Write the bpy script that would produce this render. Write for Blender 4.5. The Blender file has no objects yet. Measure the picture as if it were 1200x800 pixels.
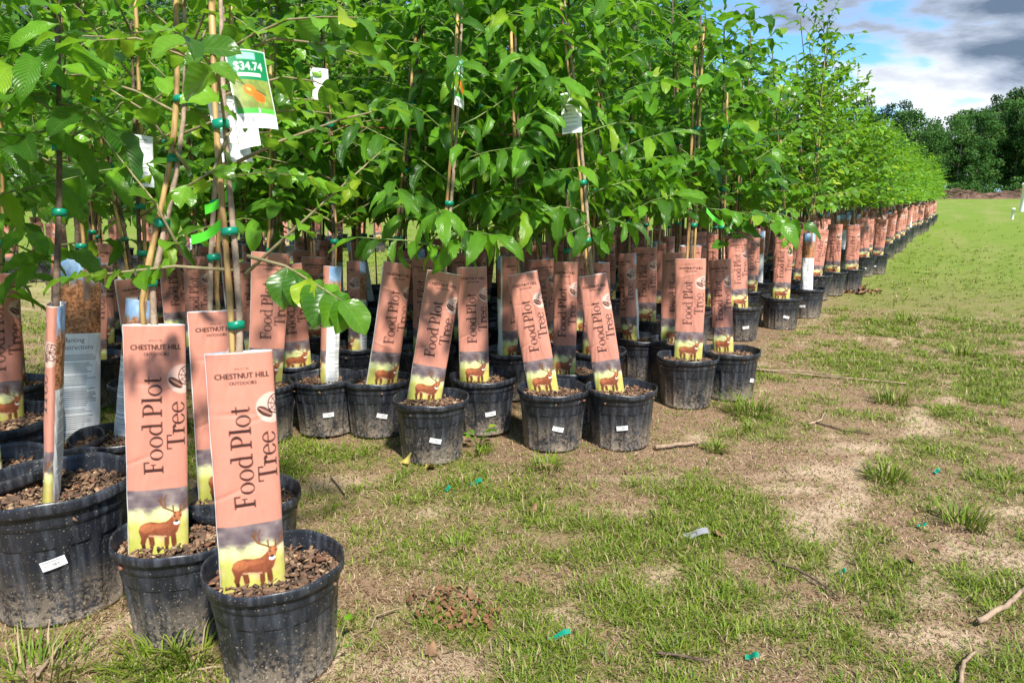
import bpy, bmesh, math, random
import numpy as np
from mathutils import Vector, Matrix
random.seed(7); RNG = np.random.default_rng(7)
R = math.radians
sc = bpy.context.scene
COL = sc.collection

# ------------------------------------------------------------------ camera, sky, sun, exposure
F_PX, HORIZON, CAM_H, YAW = 870.0, 224.0, 1.0, R(31.5)
PITCH = math.atan((400 - HORIZON) / F_PX)
cam_d = bpy.data.cameras.new('camera'); cam = bpy.data.objects.new('camera', cam_d); COL.objects.link(cam)
cam_d.sensor_width = 36; cam_d.lens = 36 * F_PX / 1200; cam_d.clip_start = .05; cam_d.clip_end = 3000
cam.location = (0, 0, CAM_H); cam.rotation_euler = (math.pi / 2 - PITCH, 0, YAW)
sc.camera = cam
FWD = Vector((-math.sin(YAW), math.cos(YAW), 0)); RIGHT = Vector((math.cos(YAW), math.sin(YAW), 0)); UP = Vector((0, 0, 1))

SUN_AZ_FROM_FWD, SUN_EL = R(158), R(52)     # the sun stands behind the camera, to its right
# horizontal direction towards the sun (rotate forward clockwise)
_a = SUN_AZ_FROM_FWD
TO_SUN_H = FWD * math.cos(_a) + RIGHT * math.sin(_a)
TO_SUN = (TO_SUN_H * math.cos(SUN_EL) + UP * math.sin(SUN_EL)).normalized()
sun_d = bpy.data.lights.new('sun', 'SUN'); sun = bpy.data.objects.new('sun', sun_d); COL.objects.link(sun)
sun_d.energy = 3.5; sun_d.angle = R(4); sun_d.color = (1.0, .95, .86)
sun.rotation_euler = TO_SUN.to_track_quat('Z', 'Y').to_euler()

world = bpy.data.worlds.new('World'); sc.world = world; world.use_nodes = True
def build_world():
    nt = world.node_tree; N = nt.nodes; L = nt.links; N.clear()
    out = N.new('ShaderNodeOutputWorld'); bg = N.new('ShaderNodeBackground'); L.new(bg.outputs[0], out.inputs[0])
    sky = N.new('ShaderNodeTexSky'); sky.sky_type = 'NISHITA'; sky.sun_disc = False
    sky.sun_elevation = SUN_EL; sky.sun_rotation = math.atan2(TO_SUN.x, TO_SUN.y)
    sky.air_density = 1.0; sky.dust_density = .6; sky.ozone_density = 2.0
    tc = N.new('ShaderNodeTexCoord'); sep = N.new('ShaderNodeSeparateXYZ'); L.new(tc.outputs['Generated'], sep.inputs[0])
    def m(op, a, b=None, c=None):
        n = N.new('ShaderNodeMath'); n.operation = op
        for i, v in enumerate((a, b, c)):
            if v is None: continue
            if isinstance(v, (int, float)): n.inputs[i].default_value = v
            else: L.new(v, n.inputs[i])
        return n.outputs[0]
    # clouds live on a flat deck: direction divided by its elevation
    zc = m('ADD', m('MAXIMUM', sep.outputs[2], 0.0), .22)
    cx = m('DIVIDE', sep.outputs[0], zc); cy = m('DIVIDE', sep.outputs[1], zc)
    cmb = N.new('ShaderNodeCombineXYZ'); L.new(cx, cmb.inputs[0]); L.new(cy, cmb.inputs[1])
    def noise(scale, det, rough, off, dist=0.0):
        mp = N.new('ShaderNodeMapping'); mp.inputs['Location'].default_value = off; L.new(cmb.outputs[0], mp.inputs[0])
        n = N.new('ShaderNodeTexNoise'); n.inputs['Scale'].default_value = scale; n.inputs['Detail'].default_value = det
        n.inputs['Roughness'].default_value = rough; n.inputs['Distortion'].default_value = dist
        L.new(mp.outputs[0], n.inputs['Vector']); return n.outputs[0]
    n1 = noise(1.0, 9, .56, (4.3, 12.7, 0), .25)
    cov = N.new('ShaderNodeMapRange'); cov.interpolation_type = 'SMOOTHSTEP'
    cov.inputs[1].default_value = .44; cov.inputs[2].default_value = .51; L.new(n1, cov.inputs[0])
    n2 = noise(.8, 6, .55, (9.3, 4.1, 0), .3)
    n3 = noise(.30, 3, .5, (1.0, 7.7, 0))
    den = m('ADD', m('MULTIPLY', n2, .55), m('MULTIPLY', n3, .45))
    # thick undersides overhead are grey, thinner edges and clouds low on the horizon stay white
    lowk = N.new('ShaderNodeMapRange'); lowk.interpolation_type = 'SMOOTHSTEP'; L.new(sep.outputs[2], lowk.inputs[0])
    lowk.inputs[1].default_value = .10; lowk.inputs[2].default_value = .19
    g = m('ADD', m('ADD', m('MULTIPLY', m('SUBTRACT', n1, .45), 1.15), m('MULTIPLY', den, .42)), m('ADD', m('MULTIPLY', lowk.outputs[0], .13), .155))
    ramp = N.new('ShaderNodeValToRGB'); L.new(g, ramp.inputs[0])
    e = ramp.color_ramp.elements
    e[0].position = .42; e[0].color = (3.3, 3.4, 3.5, 1)
    e[1].position = .60; e[1].color = (.52, .74, 1.08, 1)
    mid = ramp.color_ramp.elements.new(.52); mid.color = (1.7, 1.95, 2.4, 1)
    tint = N.new('ShaderNodeMix'); tint.data_type = 'RGBA'; tint.blend_type = 'MULTIPLY'; tint.inputs[0].default_value = 1
    L.new(sky.outputs[0], tint.inputs[6]); tint.inputs[7].default_value = (.33, .54, .78, 1)
    mix = N.new('ShaderNodeMix'); mix.data_type = 'RGBA'
    L.new(cov.outputs[0], mix.inputs[0]); L.new(tint.outputs[2], mix.inputs[6]); L.new(ramp.outputs[0], mix.inputs[7])
    L.new(mix.outputs[2], bg.inputs[0]); bg.inputs[1].default_value = .145
build_world()
vs = sc.view_settings; vs.view_transform = 'Standard'; vs.look = 'None'; vs.exposure = 1.2; vs.gamma = 1; vs.use_curve_mapping = False
sc.render.engine = 'CYCLES'
sc.cycles.max_bounces = 8; sc.cycles.diffuse_bounces = 4; sc.cycles.transmission_bounces = 5; sc.cycles.transparent_max_bounces = 6

# ------------------------------------------------------------------ pixel rays (1200 x 800 photograph)
def ray(x, y):
    X = (x - 600) / F_PX; Y = -(y - 400) / F_PX
    return RIGHT * X + FWD * (math.cos(PITCH) + Y * math.sin(PITCH)) + UP * (-math.sin(PITCH) + Y * math.cos(PITCH))
CAMP = Vector((0, 0, CAM_H))
def at_z(x, y, z=0.0):
    d = ray(x, y); return CAMP + d * ((z - CAM_H) / d.z)
def at_depth(x, y, t): return CAMP + ray(x, y) * t
AXIS = FWD * math.cos(PITCH) - UP * math.sin(PITCH)
def depth_of(P): return (Vector(P) - CAMP).dot(AXIS)

# ------------------------------------------------------------------ helpers
def tag(o, label=None, cat=None, group=None, kind=None):
    if label: o['label'] = label
    if cat: o['category'] = cat
    if group: o['group'] = group
    if kind: o['kind'] = kind
    return o
def link(name, me, parent=None, loc=None, mat=None):
    o = bpy.data.objects.new(name, me); COL.objects.link(o)
    if parent is not None: o.parent = parent
    if loc is not None: o.location = loc
    if mat is not None and me is not None and not me.materials: me.materials.append(mat)
    return o
def empty(name, loc):
    o = bpy.data.objects.new(name, None); COL.objects.link(o); o.location = loc; o.empty_display_size = .1; return o
def np_mesh(name, V, faces_list, smooth=True, mat=None, attrs=None):
    """faces_list: list of int arrays (n,3) or (n,4)"""
    me = bpy.data.meshes.new(name); V = np.asarray(V, dtype=np.float32)
    loops = np.concatenate([np.asarray(f).reshape(-1) for f in faces_list]).astype(np.int32)
    tot = np.concatenate([np.full(len(f), np.asarray(f).shape[1]) for f in faces_list]).astype(np.int32)
    st = np.concatenate([[0], np.cumsum(tot)[:-1]]).astype(np.int32)
    me.vertices.add(len(V)); me.vertices.foreach_set('co', V.reshape(-1))
    me.loops.add(len(loops)); me.loops.foreach_set('vertex_index', loops)
    me.polygons.add(len(tot)); me.polygons.foreach_set('loop_start', st)
    if smooth: me.polygons.foreach_set('use_smooth', np.ones(len(tot), dtype=bool))
    for an, (typ, arr) in (attrs or {}).items():
        a = me.attributes.new(an, typ, 'POINT')
        a.data.foreach_set('color' if typ == 'FLOAT_COLOR' else ('vector' if typ == 'FLOAT_VECTOR' else 'value'), np.asarray(arr, dtype=np.float32).reshape(-1))
    me.update(calc_edges=True)
    if mat: me.materials.append(mat)
    return me
def grid_faces(nr, nc, closed=False):
    j = np.arange(nr - 1)[:, None]; i = np.arange(nc if closed else nc - 1)[None, :]
    i2 = (i + 1) % nc
    return np.stack([j * nc + i, j * nc + i2, (j + 1) * nc + i2, (j + 1) * nc + i], -1).reshape(-1, 4)
def tube_arrays(pts, radii, ns=8, wob=0):
    pts = np.asarray(pts, float); n = len(pts)
    tan = np.gradient(pts, axis=0); tan /= np.linalg.norm(tan, axis=1)[:, None] + 1e-9
    ref = np.array([1., 0, 0]) if abs(tan[0][0]) < .8 else np.array([0, 1., 0])
    V = []
    for k in range(n):
        a = np.cross(tan[k], ref); a /= np.linalg.norm(a) + 1e-9; b = np.cross(tan[k], a)
        th = np.linspace(0, 2 * math.pi, ns, endpoint=False)
        rr = radii[k] * (1 + wob * np.sin(th * 3 + k * 1.7))
        V.append(pts[k] + (np.cos(th) * rr)[:, None] * a + (np.sin(th) * rr)[:, None] * b)
    V = np.concatenate(V); Fq = grid_faces(n, ns, True)
    V = np.concatenate([V, pts[:1], pts[-1:]]); c0 = len(V) - 2
    i = np.arange(ns); i2 = (i + 1) % ns
    T = np.concatenate([np.stack([i2, i, np.full(ns, c0)], 1), np.stack([(n - 1) * ns + i, (n - 1) * ns + i2, np.full(ns, c0 + 1)], 1)])
    return V, Fq, T
def join_arrays(parts):
    Vs, Q, T = [], [], []; o = 0
    for V, q, t in parts:
        Vs.append(V); Q.append(q + o); T.append(t + o); o += len(V)
    return np.concatenate(Vs), [np.concatenate(Q), np.concatenate(T)]
def tube_mesh(name, tubes, mat):
    V, fl = join_arrays([tube_arrays(*t) for t in tubes]); return np_mesh(name, V, fl, True, mat)
_perm = np.random.default_rng(3).random((256, 256))
def vnoise(x, y):
    xi = np.floor(x).astype(int); yi = np.floor(y).astype(int); fx = x - xi; fy = y - yi
    fx = fx * fx * (3 - 2 * fx); fy = fy * fy * (3 - 2 * fy)
    g = lambda a, b: _perm[a % 256, b % 256]
    return (g(xi, yi) * (1 - fx) + g(xi + 1, yi) * fx) * (1 - fy) + (g(xi, yi + 1) * (1 - fx) + g(xi + 1, yi + 1) * fx) * fy
def fbm(x, y, o=4):
    s = 0; a = .5; t = 0
    for k in range(o):
        s = s + a * vnoise(x * 2 ** k + k * 17.3, y * 2 ** k + k * 9.1); t += a; a *= .5
    return s / t
def sstep(a, b, x):
    t = np.clip((x - a) / (b - a), 0, 1); return t * t * (3 - 2 * t)
def lin(c):
    c = np.asarray(c, float) / 255.0; return np.where(c <= .04045, c / 12.92, ((c + .055) / 1.055) ** 2.4)

# ------------------------------------------------------------------ materials
def new_mat(name):
    m = bpy.data.materials.new(name); m.use_nodes = True; nt = m.node_tree; return m, nt, nt.nodes['Principled BSDF']
def plain(name, col, rough=.6, var=0.0, scale=20, bump=0.0, spec=.5):
    m, nt, b = new_mat(name); N = nt.nodes; L = nt.links
    b.inputs['Roughness'].default_value = rough; b.inputs['Base Color'].default_value = (*col, 1)
    b.inputs['Specular IOR Level'].default_value = spec
    if var or bump:
        tc = N.new('ShaderNodeTexCoord'); n = N.new('ShaderNodeTexNoise'); n.inputs['Scale'].default_value = scale; n.inputs['Detail'].default_value = 6
        L.new(tc.outputs['Object'], n.inputs['Vector'])
        if var:
            r = N.new('ShaderNodeValToRGB'); L.new(n.outputs[0], r.inputs[0]); e = r.color_ramp.elements
            e[0].position = .3; e[1].position = .7
            e[0].color = (*[c * (1 - var) for c in col], 1); e[1].color = (*[min(1, c * (1 + var)) for c in col], 1)
            L.new(r.outputs[0], b.inputs['Base Color'])
        if bump:
            bp = N.new('ShaderNodeBump'); bp.inputs['Strength'].default_value = bump; bp.inputs['Distance'].default_value = .01
            L.new(n.outputs[0], bp.inputs['Height']); L.new(bp.outputs[0], b.inputs['Normal'])
    return m
def mat_print(name, rough=.42):
    m, nt, b = new_mat(name); N = nt.nodes; L = nt.links
    a = N.new('ShaderNodeAttribute'); a.attribute_name = 'ink'
    L.new(a.outputs['Color'], b.inputs['Base Color']); b.inputs['Roughness'].default_value = rough
    b.inputs['Specular IOR Level'].default_value = .4
    tc = N.new('ShaderNodeTexCoord'); n = N.new('ShaderNodeTexNoise'); n.inputs['Scale'].default_value = 14; n.inputs['Detail'].default_value = 3
    L.new(tc.outputs['Object'], n.inputs['Vector'])
    bp = N.new('ShaderNodeBump'); bp.inputs['Strength'].default_value = .25; bp.inputs['Distance'].default_value = .012
    L.new(n.outputs[0], bp.inputs['Height']); L.new(bp.outputs[0], b.inputs['Normal'])
    return m
M = {}
M['print'] = mat_print('printed paper')
M['paper'] = plain('white paper lining', (.78, .78, .76), .6)
M['tape'] = plain('green tie tape', (.0, .22, .13), .35)
M['ribbon'] = plain('lime flagging ribbon', (.08, .55, .03), .4)
M['bark_d'] = plain('dark sapling bark', (.11, .075, .05), .85, .5, 60, .6)
M['bark_l'] = plain('light sapling bark', (.33, .24, .17), .8, .35, 50, .5)
M['twig'] = plain('twig bark', (.24, .2, .1), .8, .3, 50)
M['greentwig'] = plain('green twig', (.16, .22, .06), .6, .3, 50)
M['deadstick'] = plain('dead stick', (.30, .21, .14), .85, .4, 40, .4)
M['white_plastic'] = plain('white plastic', (.8, .8, .8), .4)
M['twine'] = plain('red brown twine', (.35, .10, .05), .8)
def mat_bamboo():
    m, nt, b = new_mat('bamboo cane'); N = nt.nodes; L = nt.links
    tc = N.new('ShaderNodeTexCoord'); n = N.new('ShaderNodeTexNoise'); n.inputs['Scale'].default_value = 9; n.inputs['Detail'].default_value = 6
    mp = N.new('ShaderNodeMapping'); mp.inputs['Scale'].default_value = (6, 6, 1); L.new(tc.outputs['Object'], mp.inputs[0]); L.new(mp.outputs[0], n.inputs['Vector'])
    r = N.new('ShaderNodeValToRGB'); e = r.color_ramp.elements; e[0].position = .32; e[0].color = (.2, .1, .035, 1); e[1].position = .60; e[1].color = (.5, .33, .12, 1)
    L.new(n.outputs[0], r.inputs[0]); L.new(r.outputs[0], b.inputs['Base Color']); b.inputs['Roughness'].default_value = .5
    return m
M['bamboo'] = mat_bamboo()
def mat_pot():
    m, nt, b = new_mat('black nursery plastic'); N = nt.nodes; L = nt.links
    tc = N.new('ShaderNodeTexCoord'); geo = N.new('ShaderNodeObjectInfo')
    add = N.new('ShaderNodeVectorMath'); add.operation = 'ADD'; L.new(tc.outputs['Object'], add.inputs[0])
    sc_ = N.new('ShaderNodeVectorMath'); sc_.operation = 'SCALE'; sc_.inputs[0].default_value = (7, 3, 5); L.new(geo.outputs['Random'], sc_.inputs['Scale']); L.new(sc_.outputs[0], add.inputs[1])
    def noise(s, d=4, r=.6):
        n = N.new('ShaderNodeTexNoise'); n.inputs['Scale'].default_value = s; n.inputs['Detail'].default_value = d; n.inputs['Roughness'].default_value = r
        L.new(add.outputs[0], n.inputs['Vector']); return n.outputs[0]
    sep = N.new('ShaderNodeSeparateXYZ'); L.new(tc.outputs['Object'], sep.inputs[0])
    def mr(v, a, b_, c=0., d=1.):
        n = N.new('ShaderNodeMapRange'); n.interpolation_type = 'SMOOTHSTEP'; L.new(v, n.inputs[0])
        for i, q in enumerate((a, b_, c, d)): n.inputs[i + 1].default_value = q
        return n.outputs[0]
    def mt(op, a, c):
        n = N.new('ShaderNodeMath'); n.operation = op; n.use_clamp = True
        for i, v in enumerate((a, c)):
            if isinstance(v, (int, float)): n.inputs[i].default_value = v
            else: L.new(v, n.inputs[i])
        return n.outputs[0]
    # splashed soil: heavy at the foot, single specks further up
    low = mr(sep.outputs[2], .0, .16, 1, 0)
    sp = noise(210, 2, .5); sp2 = noise(95, 3, .6); bl = noise(11, 4, .6)
    thr = mt('SUBTRACT', sp, mt('MULTIPLY', mt('SUBTRACT', 1.0, mt('MULTIPLY', low, bl)), .135))
    specks = mr(thr, .525, .57)
    film = mt('MULTIPLY', low, mr(mt('MULTIPLY', bl, sp2), .16, .32))
    dust = mt('ADD', mt('MULTIPLY', specks, .6), mt('MULTIPLY', film, .6))
    streak = N.new('ShaderNodeMapping'); streak.inputs['Scale'].default_value = (40, 40, 3); L.new(add.outputs[0], streak.inputs[0])
    sn = N.new('ShaderNodeTexNoise'); sn.inputs['Scale'].default_value = 1.5; sn.inputs['Detail'].default_value = 4; L.new(streak.outputs[0], sn.inputs['Vector'])
    base = N.new('ShaderNodeMix'); base.data_type = 'RGBA'; L.new(mr(sn.outputs[0], .42, .75), base.inputs[0])
    base.inputs[6].default_value = (.015, .0175, .024, 1); base.inputs[7].default_value = (.06, .068, .084, 1)
    mx = N.new('ShaderNodeMix'); mx.data_type = 'RGBA'; L.new(dust, mx.inputs[0]); L.new(base.outputs[2], mx.inputs[6]); mx.inputs[7].default_value = (.34, .27, .19, 1)
    L.new(mx.outputs[2], b.inputs['Base Color'])
    rr = N.new('ShaderNodeMapRange'); L.new(dust, rr.inputs[0]); rr.inputs[3].default_value = .36; rr.inputs[4].default_value = .9; L.new(rr.outputs[0], b.inputs['Roughness'])
    bp = N.new('ShaderNodeBump'); bp.inputs['Strength'].default_value = .15; bp.inputs['Distance'].default_value = .004; L.new(sp2, bp.inputs['Height']); L.new(bp.outputs[0], b.inputs['Normal'])
    return m
M['pot'] = mat_pot()
def mat_leaf(name, dark, light, trans, rough=.36, nv=9.0, vein=.25, bump=.5, tmix=.40, slope=.55):
    m, nt, b = new_mat(name); N = nt.nodes; L = nt.links
    a = N.new('ShaderNodeAttribute'); a.attribute_name = 'lc'; sep = N.new('ShaderNodeSeparateXYZ'); L.new(a.outputs['Vector'], sep.inputs[0])
    oi = N.new('ShaderNodeObjectInfo')
    def mt(op, a, c=None, cl=False):
        n = N.new('ShaderNodeMath'); n.operation = op; n.use_clamp = cl
        for i, v in enumerate((a, c)):
            if v is None: continue
            if isinstance(v, (int, float)): n.inputs[i].default_value = v
            else: L.new(v, n.inputs[i])
        return n.outputs[0]
    rnd = mt('FRACT', mt('ADD', sep.outputs[2], oi.outputs['Random']))
    s = mt('ABSOLUTE', sep.outputs[0]); t = sep.outputs[1]
    ph = mt('FRACT', mt('SUBTRACT', mt('MULTIPLY', t, nv), mt('MULTIPLY', s, nv * slope * .5)))
    tri = mt('ABSOLUTE', mt('SUBTRACT', ph, .5))              # 0 on the side vein, .5 between veins
    side = mt('SUBTRACT', 1.0, mt('MULTIPLY', tri, 7.0), True)
    mid = mt('SUBTRACT', 1.0, mt('MULTIPLY', s, 16.0), True)
    v = mt('MAXIMUM', mt('MULTIPLY', side, .6), mid)
    ramp = N.new('ShaderNodeValToRGB'); e = ramp.color_ramp.elements; L.new(rnd, ramp.inputs[0])
    e[0].color = (*dark, 1); e[1].color = (*light, 1); e[1].position = .93
    y_ = e.new(.985); y_.color = (light[0] * 2.0, light[1] * 1.15, light[2], 1)
    tc = N.new('ShaderNodeTexCoord'); n = N.new('ShaderNodeTexNoise'); n.inputs['Scale'].default_value = 40; n.inputs['Detail'].default_value = 3; L.new(tc.outputs['Object'], n.inputs['Vector'])
    mott = N.new('ShaderNodeMix'); mott.data_type = 'RGBA'; mott.blend_type = 'MULTIPLY'; mott.inputs[0].default_value = .5; L.new(ramp.outputs[0], mott.inputs[6])
    nr = N.new('ShaderNodeValToRGB'); nr.color_ramp.elements[0].position = .3; nr.color_ramp.elements[0].color = (.55, .6, .5, 1); nr.color_ramp.elements[1].position = .7; L.new(n.outputs[0], nr.inputs[0]); L.new(nr.outputs[0], mott.inputs[7])
    vm = N.new('ShaderNodeMix'); vm.data_type = 'RGBA'; L.new(mt('MULTIPLY', v, vein), vm.inputs[0]); L.new(mott.outputs[2], vm.inputs[6]); vm.inputs[7].default_value = (.34, .46, .12, 1)
    L.new(vm.outputs[2], b.inputs['Base Color']); b.inputs['Roughness'].default_value = rough; b.inputs['Specular IOR Level'].default_value = .42
    bp = N.new('ShaderNodeBump'); bp.inputs['Strength'].default_value = bump; bp.inputs['Distance'].default_value = .003
    L.new(mt('SUBTRACT', tri, mt('MULTIPLY', mid, .4)), bp.inputs['Height']); L.new(bp.outputs[0], b.inputs['Normal'])
    tr = N.new('ShaderNodeBsdfTranslucent'); tm = N.new('ShaderNodeMix'); tm.data_type = 'RGBA'; tm.blend_type = 'MULTIPLY'; tm.inputs[0].default_value = .6
    tm.inputs[6].default_value = (*trans, 1); L.new(nr.outputs[0], tm.inputs[7]); L.new(tm.outputs[2], tr.inputs[0])
    mx = N.new('ShaderNodeMixShader'); mx.inputs[0].default_value = tmix; L.new(b.outputs[0], mx.inputs[1]); L.new(tr.outputs[0], mx.inputs[2])
    L.new(mx.outputs[0], nt.nodes['Material Output'].inputs[0])
    return m
M['lf_oval'] = mat_leaf('oval leaf', (.032, .12, .010), (.20, .44, .028), (.30, .58, .028), .28, 7, .2, .25)
M['lf_chestnut'] = mat_leaf('pleated leaf', (.018, .085, .008), (.16, .41, .022), (.26, .58, .022), .34, 15, .22, .85)
M['lf_ovate'] = mat_leaf('dark ovate leaf', (.020, .085, .010), (.14, .36, .022), (.23, .52, .025), .31, 9, .15, .35)
M['lf_small'] = mat_leaf('small light leaf', (.045, .15, .008), (.19, .41, .02), (.28, .54, .02), .37, 8, .12, .3, .36)

# ------------------------------------------------------------------ print raster (all drawn here, cell by cell)
class Canvas:
    """metres in, cells out; origin top-left, y down; ss-times oversampled"""
    def __init__(s, w, h, nx, ny, bg, ss=3):
        s.w, s.h, s.nx, s.ny, s.ss = w, h, nx, ny, ss
        s.a = np.empty((ny * ss, nx * ss, 3)); s.a[:] = lin(bg)
        s.X, s.Y = np.meshgrid((np.arange(nx * ss) + .5) / (nx * ss) * w, (np.arange(ny * ss) + .5) / (ny * ss) * h)
    def paint(s, mask, col, al=1.0):
        s.a[mask] = s.a[mask] * (1 - al) + lin(col) * al
    def poly(s, pts):
        X, Y = s.X, s.Y; m = np.zeros(X.shape, bool); n = len(pts)
        x0, x1 = min(p[0] for p in pts), max(p[0] for p in pts); y0, y1 = min(p[1] for p in pts), max(p[1] for p in pts)
        c0 = max(0, int(x0 / s.w * X.shape[1]) - 1); c1 = min(X.shape[1], int(x1 / s.w * X.shape[1]) + 2)
        r0 = max(0, int(y0 / s.h * X.shape[0]) - 1); r1 = min(X.shape[0], int(y1 / s.h * X.shape[0]) + 2)
        if c1 <= c0 or r1 <= r0: return m
        xs = X[r0:r1, c0:c1]; ys = Y[r0:r1, c0:c1]; q = np.zeros(xs.shape, bool)
        for i in range(n):
            xa, ya = pts[i]; xb, yb = pts[(i + 1) % n]
            if ya == yb: continue
            q ^= ((ya > ys) != (yb > ys)) & (xs < (xb - xa) * (ys - ya) / (yb - ya) + xa)
        m[r0:r1, c0:c1] = q; return m
    def ell(s, cx, cy, rx, ry, ang=0):
        c, n = math.cos(ang), math.sin(ang); x = s.X - cx; y = s.Y - cy
        return ((x * c + y * n) / rx) ** 2 + ((-x * n + y * c) / ry) ** 2 < 1
    def rect(s, x0, y0, x1, y1): return (s.X >= x0) & (s.X < x1) & (s.Y >= y0) & (s.Y < y1)
    def line(s, pts, w):
        m = np.zeros(s.X.shape, bool)
        for k in range(len(pts) - 1):
            (xa, ya), (xb, yb) = pts[k], pts[k + 1]; dx, dy = xb - xa, yb - ya; L2 = dx * dx + dy * dy + 1e-12
            t = np.clip(((s.X - xa) * dx + (s.Y - ya) * dy) / L2, 0, 1)
            m |= (s.X - xa - t * dx) ** 2 + (s.Y - ya - t * dy) ** 2 < (w / 2) ** 2
        return m
    def text(s, txt, cx, y_base, height, width=None):
        cu = bpy.data.curves.new('t', 'FONT'); cu.body = txt; cu.align_x = 'CENTER'; cu.resolution_u = 2
        o = bpy.data.objects.new('t', cu); COL.objects.link(o); me = o.to_mesh()
        vs_ = [v.co.copy() for v in me.vertices]; fs = [list(p.vertices) for p in me.polygons]; o.to_mesh_clear()
        bpy.data.objects.remove(o); bpy.data.curves.remove(cu)
        x0 = min(v.x for v in vs_); x1 = max(v.x for v in vs_); hh = max(v.y for v in vs_)
        sy = height / hh; sx = (width / (x1 - x0)) if width else sy; mxx = (x0 + x1) / 2
        m = np.zeros(s.X.shape, bool)
        for f in fs: m |= s.poly([(cx + (vs_[i].x - mxx) * sx, y_base - vs_[i].y * sy) for i in f])
        return m
    def result(s):
        return s.a.reshape(s.ny, s.ss, s.nx, s.ss, 3).mean((1, 3))

GLYPH_ADV = dict(F=.66, o=.66, d=.73, P=.70, l=.35, t=.42, T=.76, r=.50, e=.61)
GLYPH_ADV[' '] = .27
def glyph(c, G, X, Y):
    """ink mask of a slab serif letter; X, Y glyph coordinates, cap height 1"""
    r = lambda x0, y0, x1, y1: (X >= x0 - .010) & (X < x1 + .010) & (Y >= y0 - .008) & (Y < y1 + .008)
    el = lambda cx, cy, rx, ry: ((X - cx) / rx) ** 2 + ((Y - cy) / ry) ** 2 < 1
    if c == 'F': return r(.1, 0, .25, 1) | r(0, 0, .37, .055) | r(0, .945, .62, 1) | r(.56, .72, .62, 1) | r(.25, .49, .48, .545) | r(.44, .38, .48, .65)
    if c == 'o': return el(.33, .335, .31, .355) & ~el(.33, .335, .175, .305)
    if c == 'd': return (el(.31, .335, .30, .355) & ~el(.34, .335, .19, .295) & (X < .52)) | r(.46, 0, .59, 1.05) | r(.34, .99, .5, 1.05) | r(.5, 0, .72, .055)
    if c == 'P': return r(.1, 0, .25, 1) | r(0, 0, .37, .055) | r(0, .945, .35, 1) | (el(.33, .72, .34, .28) & ~el(.31, .72, .20, .225) & (X > .24))
    if c == 'l': return r(.1, 0, .235, 1.05) | r(0, 0, .34, .055) | r(0, .99, .15, 1.05)
    if c == 't': return r(.11, .12, .235, .88) | r(0, .62, .38, .68) | (el(.25, .13, .14, .14) & ~el(.29, .15, .10, .10) & (Y < .14))
    if c == 'T': return r(.30, 0, .45, 1) | r(.19, 0, .56, .055) | r(0, .945, .75, 1) | r(0, .74, .055, 1) | r(.695, .74, .75, 1)
    if c == 'r': return r(.1, 0, .23, .68) | r(0, 0, .34, .055) | r(0, .63, .15, .68) | (el(.36, .50, .19, .185) & ~el(.36, .44, .13, .14) & (Y > .50)) | el(.42, .56, .075, .085)
    if c == 'e': return (el(.31, .335, .30, .355) & ~(el(.31, .335, .175, .30) & ~r(.1, .37, .6, .425))) & ~((X > .4) & (Y > .2) & (Y < .37))
    return np.zeros(X.shape, bool)
def serif_up(C, txt, x_base, y_start, cap, xs=1.0):
    """text running upward, letter tops to the left"""
    m = np.zeros(C.X.shape, bool); gx = 0
    for c in txt:
        if c != ' ': m |= glyph(c, None, (y_start - C.Y) / (cap * xs) - gx, (x_base - C.X) / cap)
        gx += GLYPH_ADV[c]
    return m
SLW, SLH = .150, .50           # one printed panel of the sleeve
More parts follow.
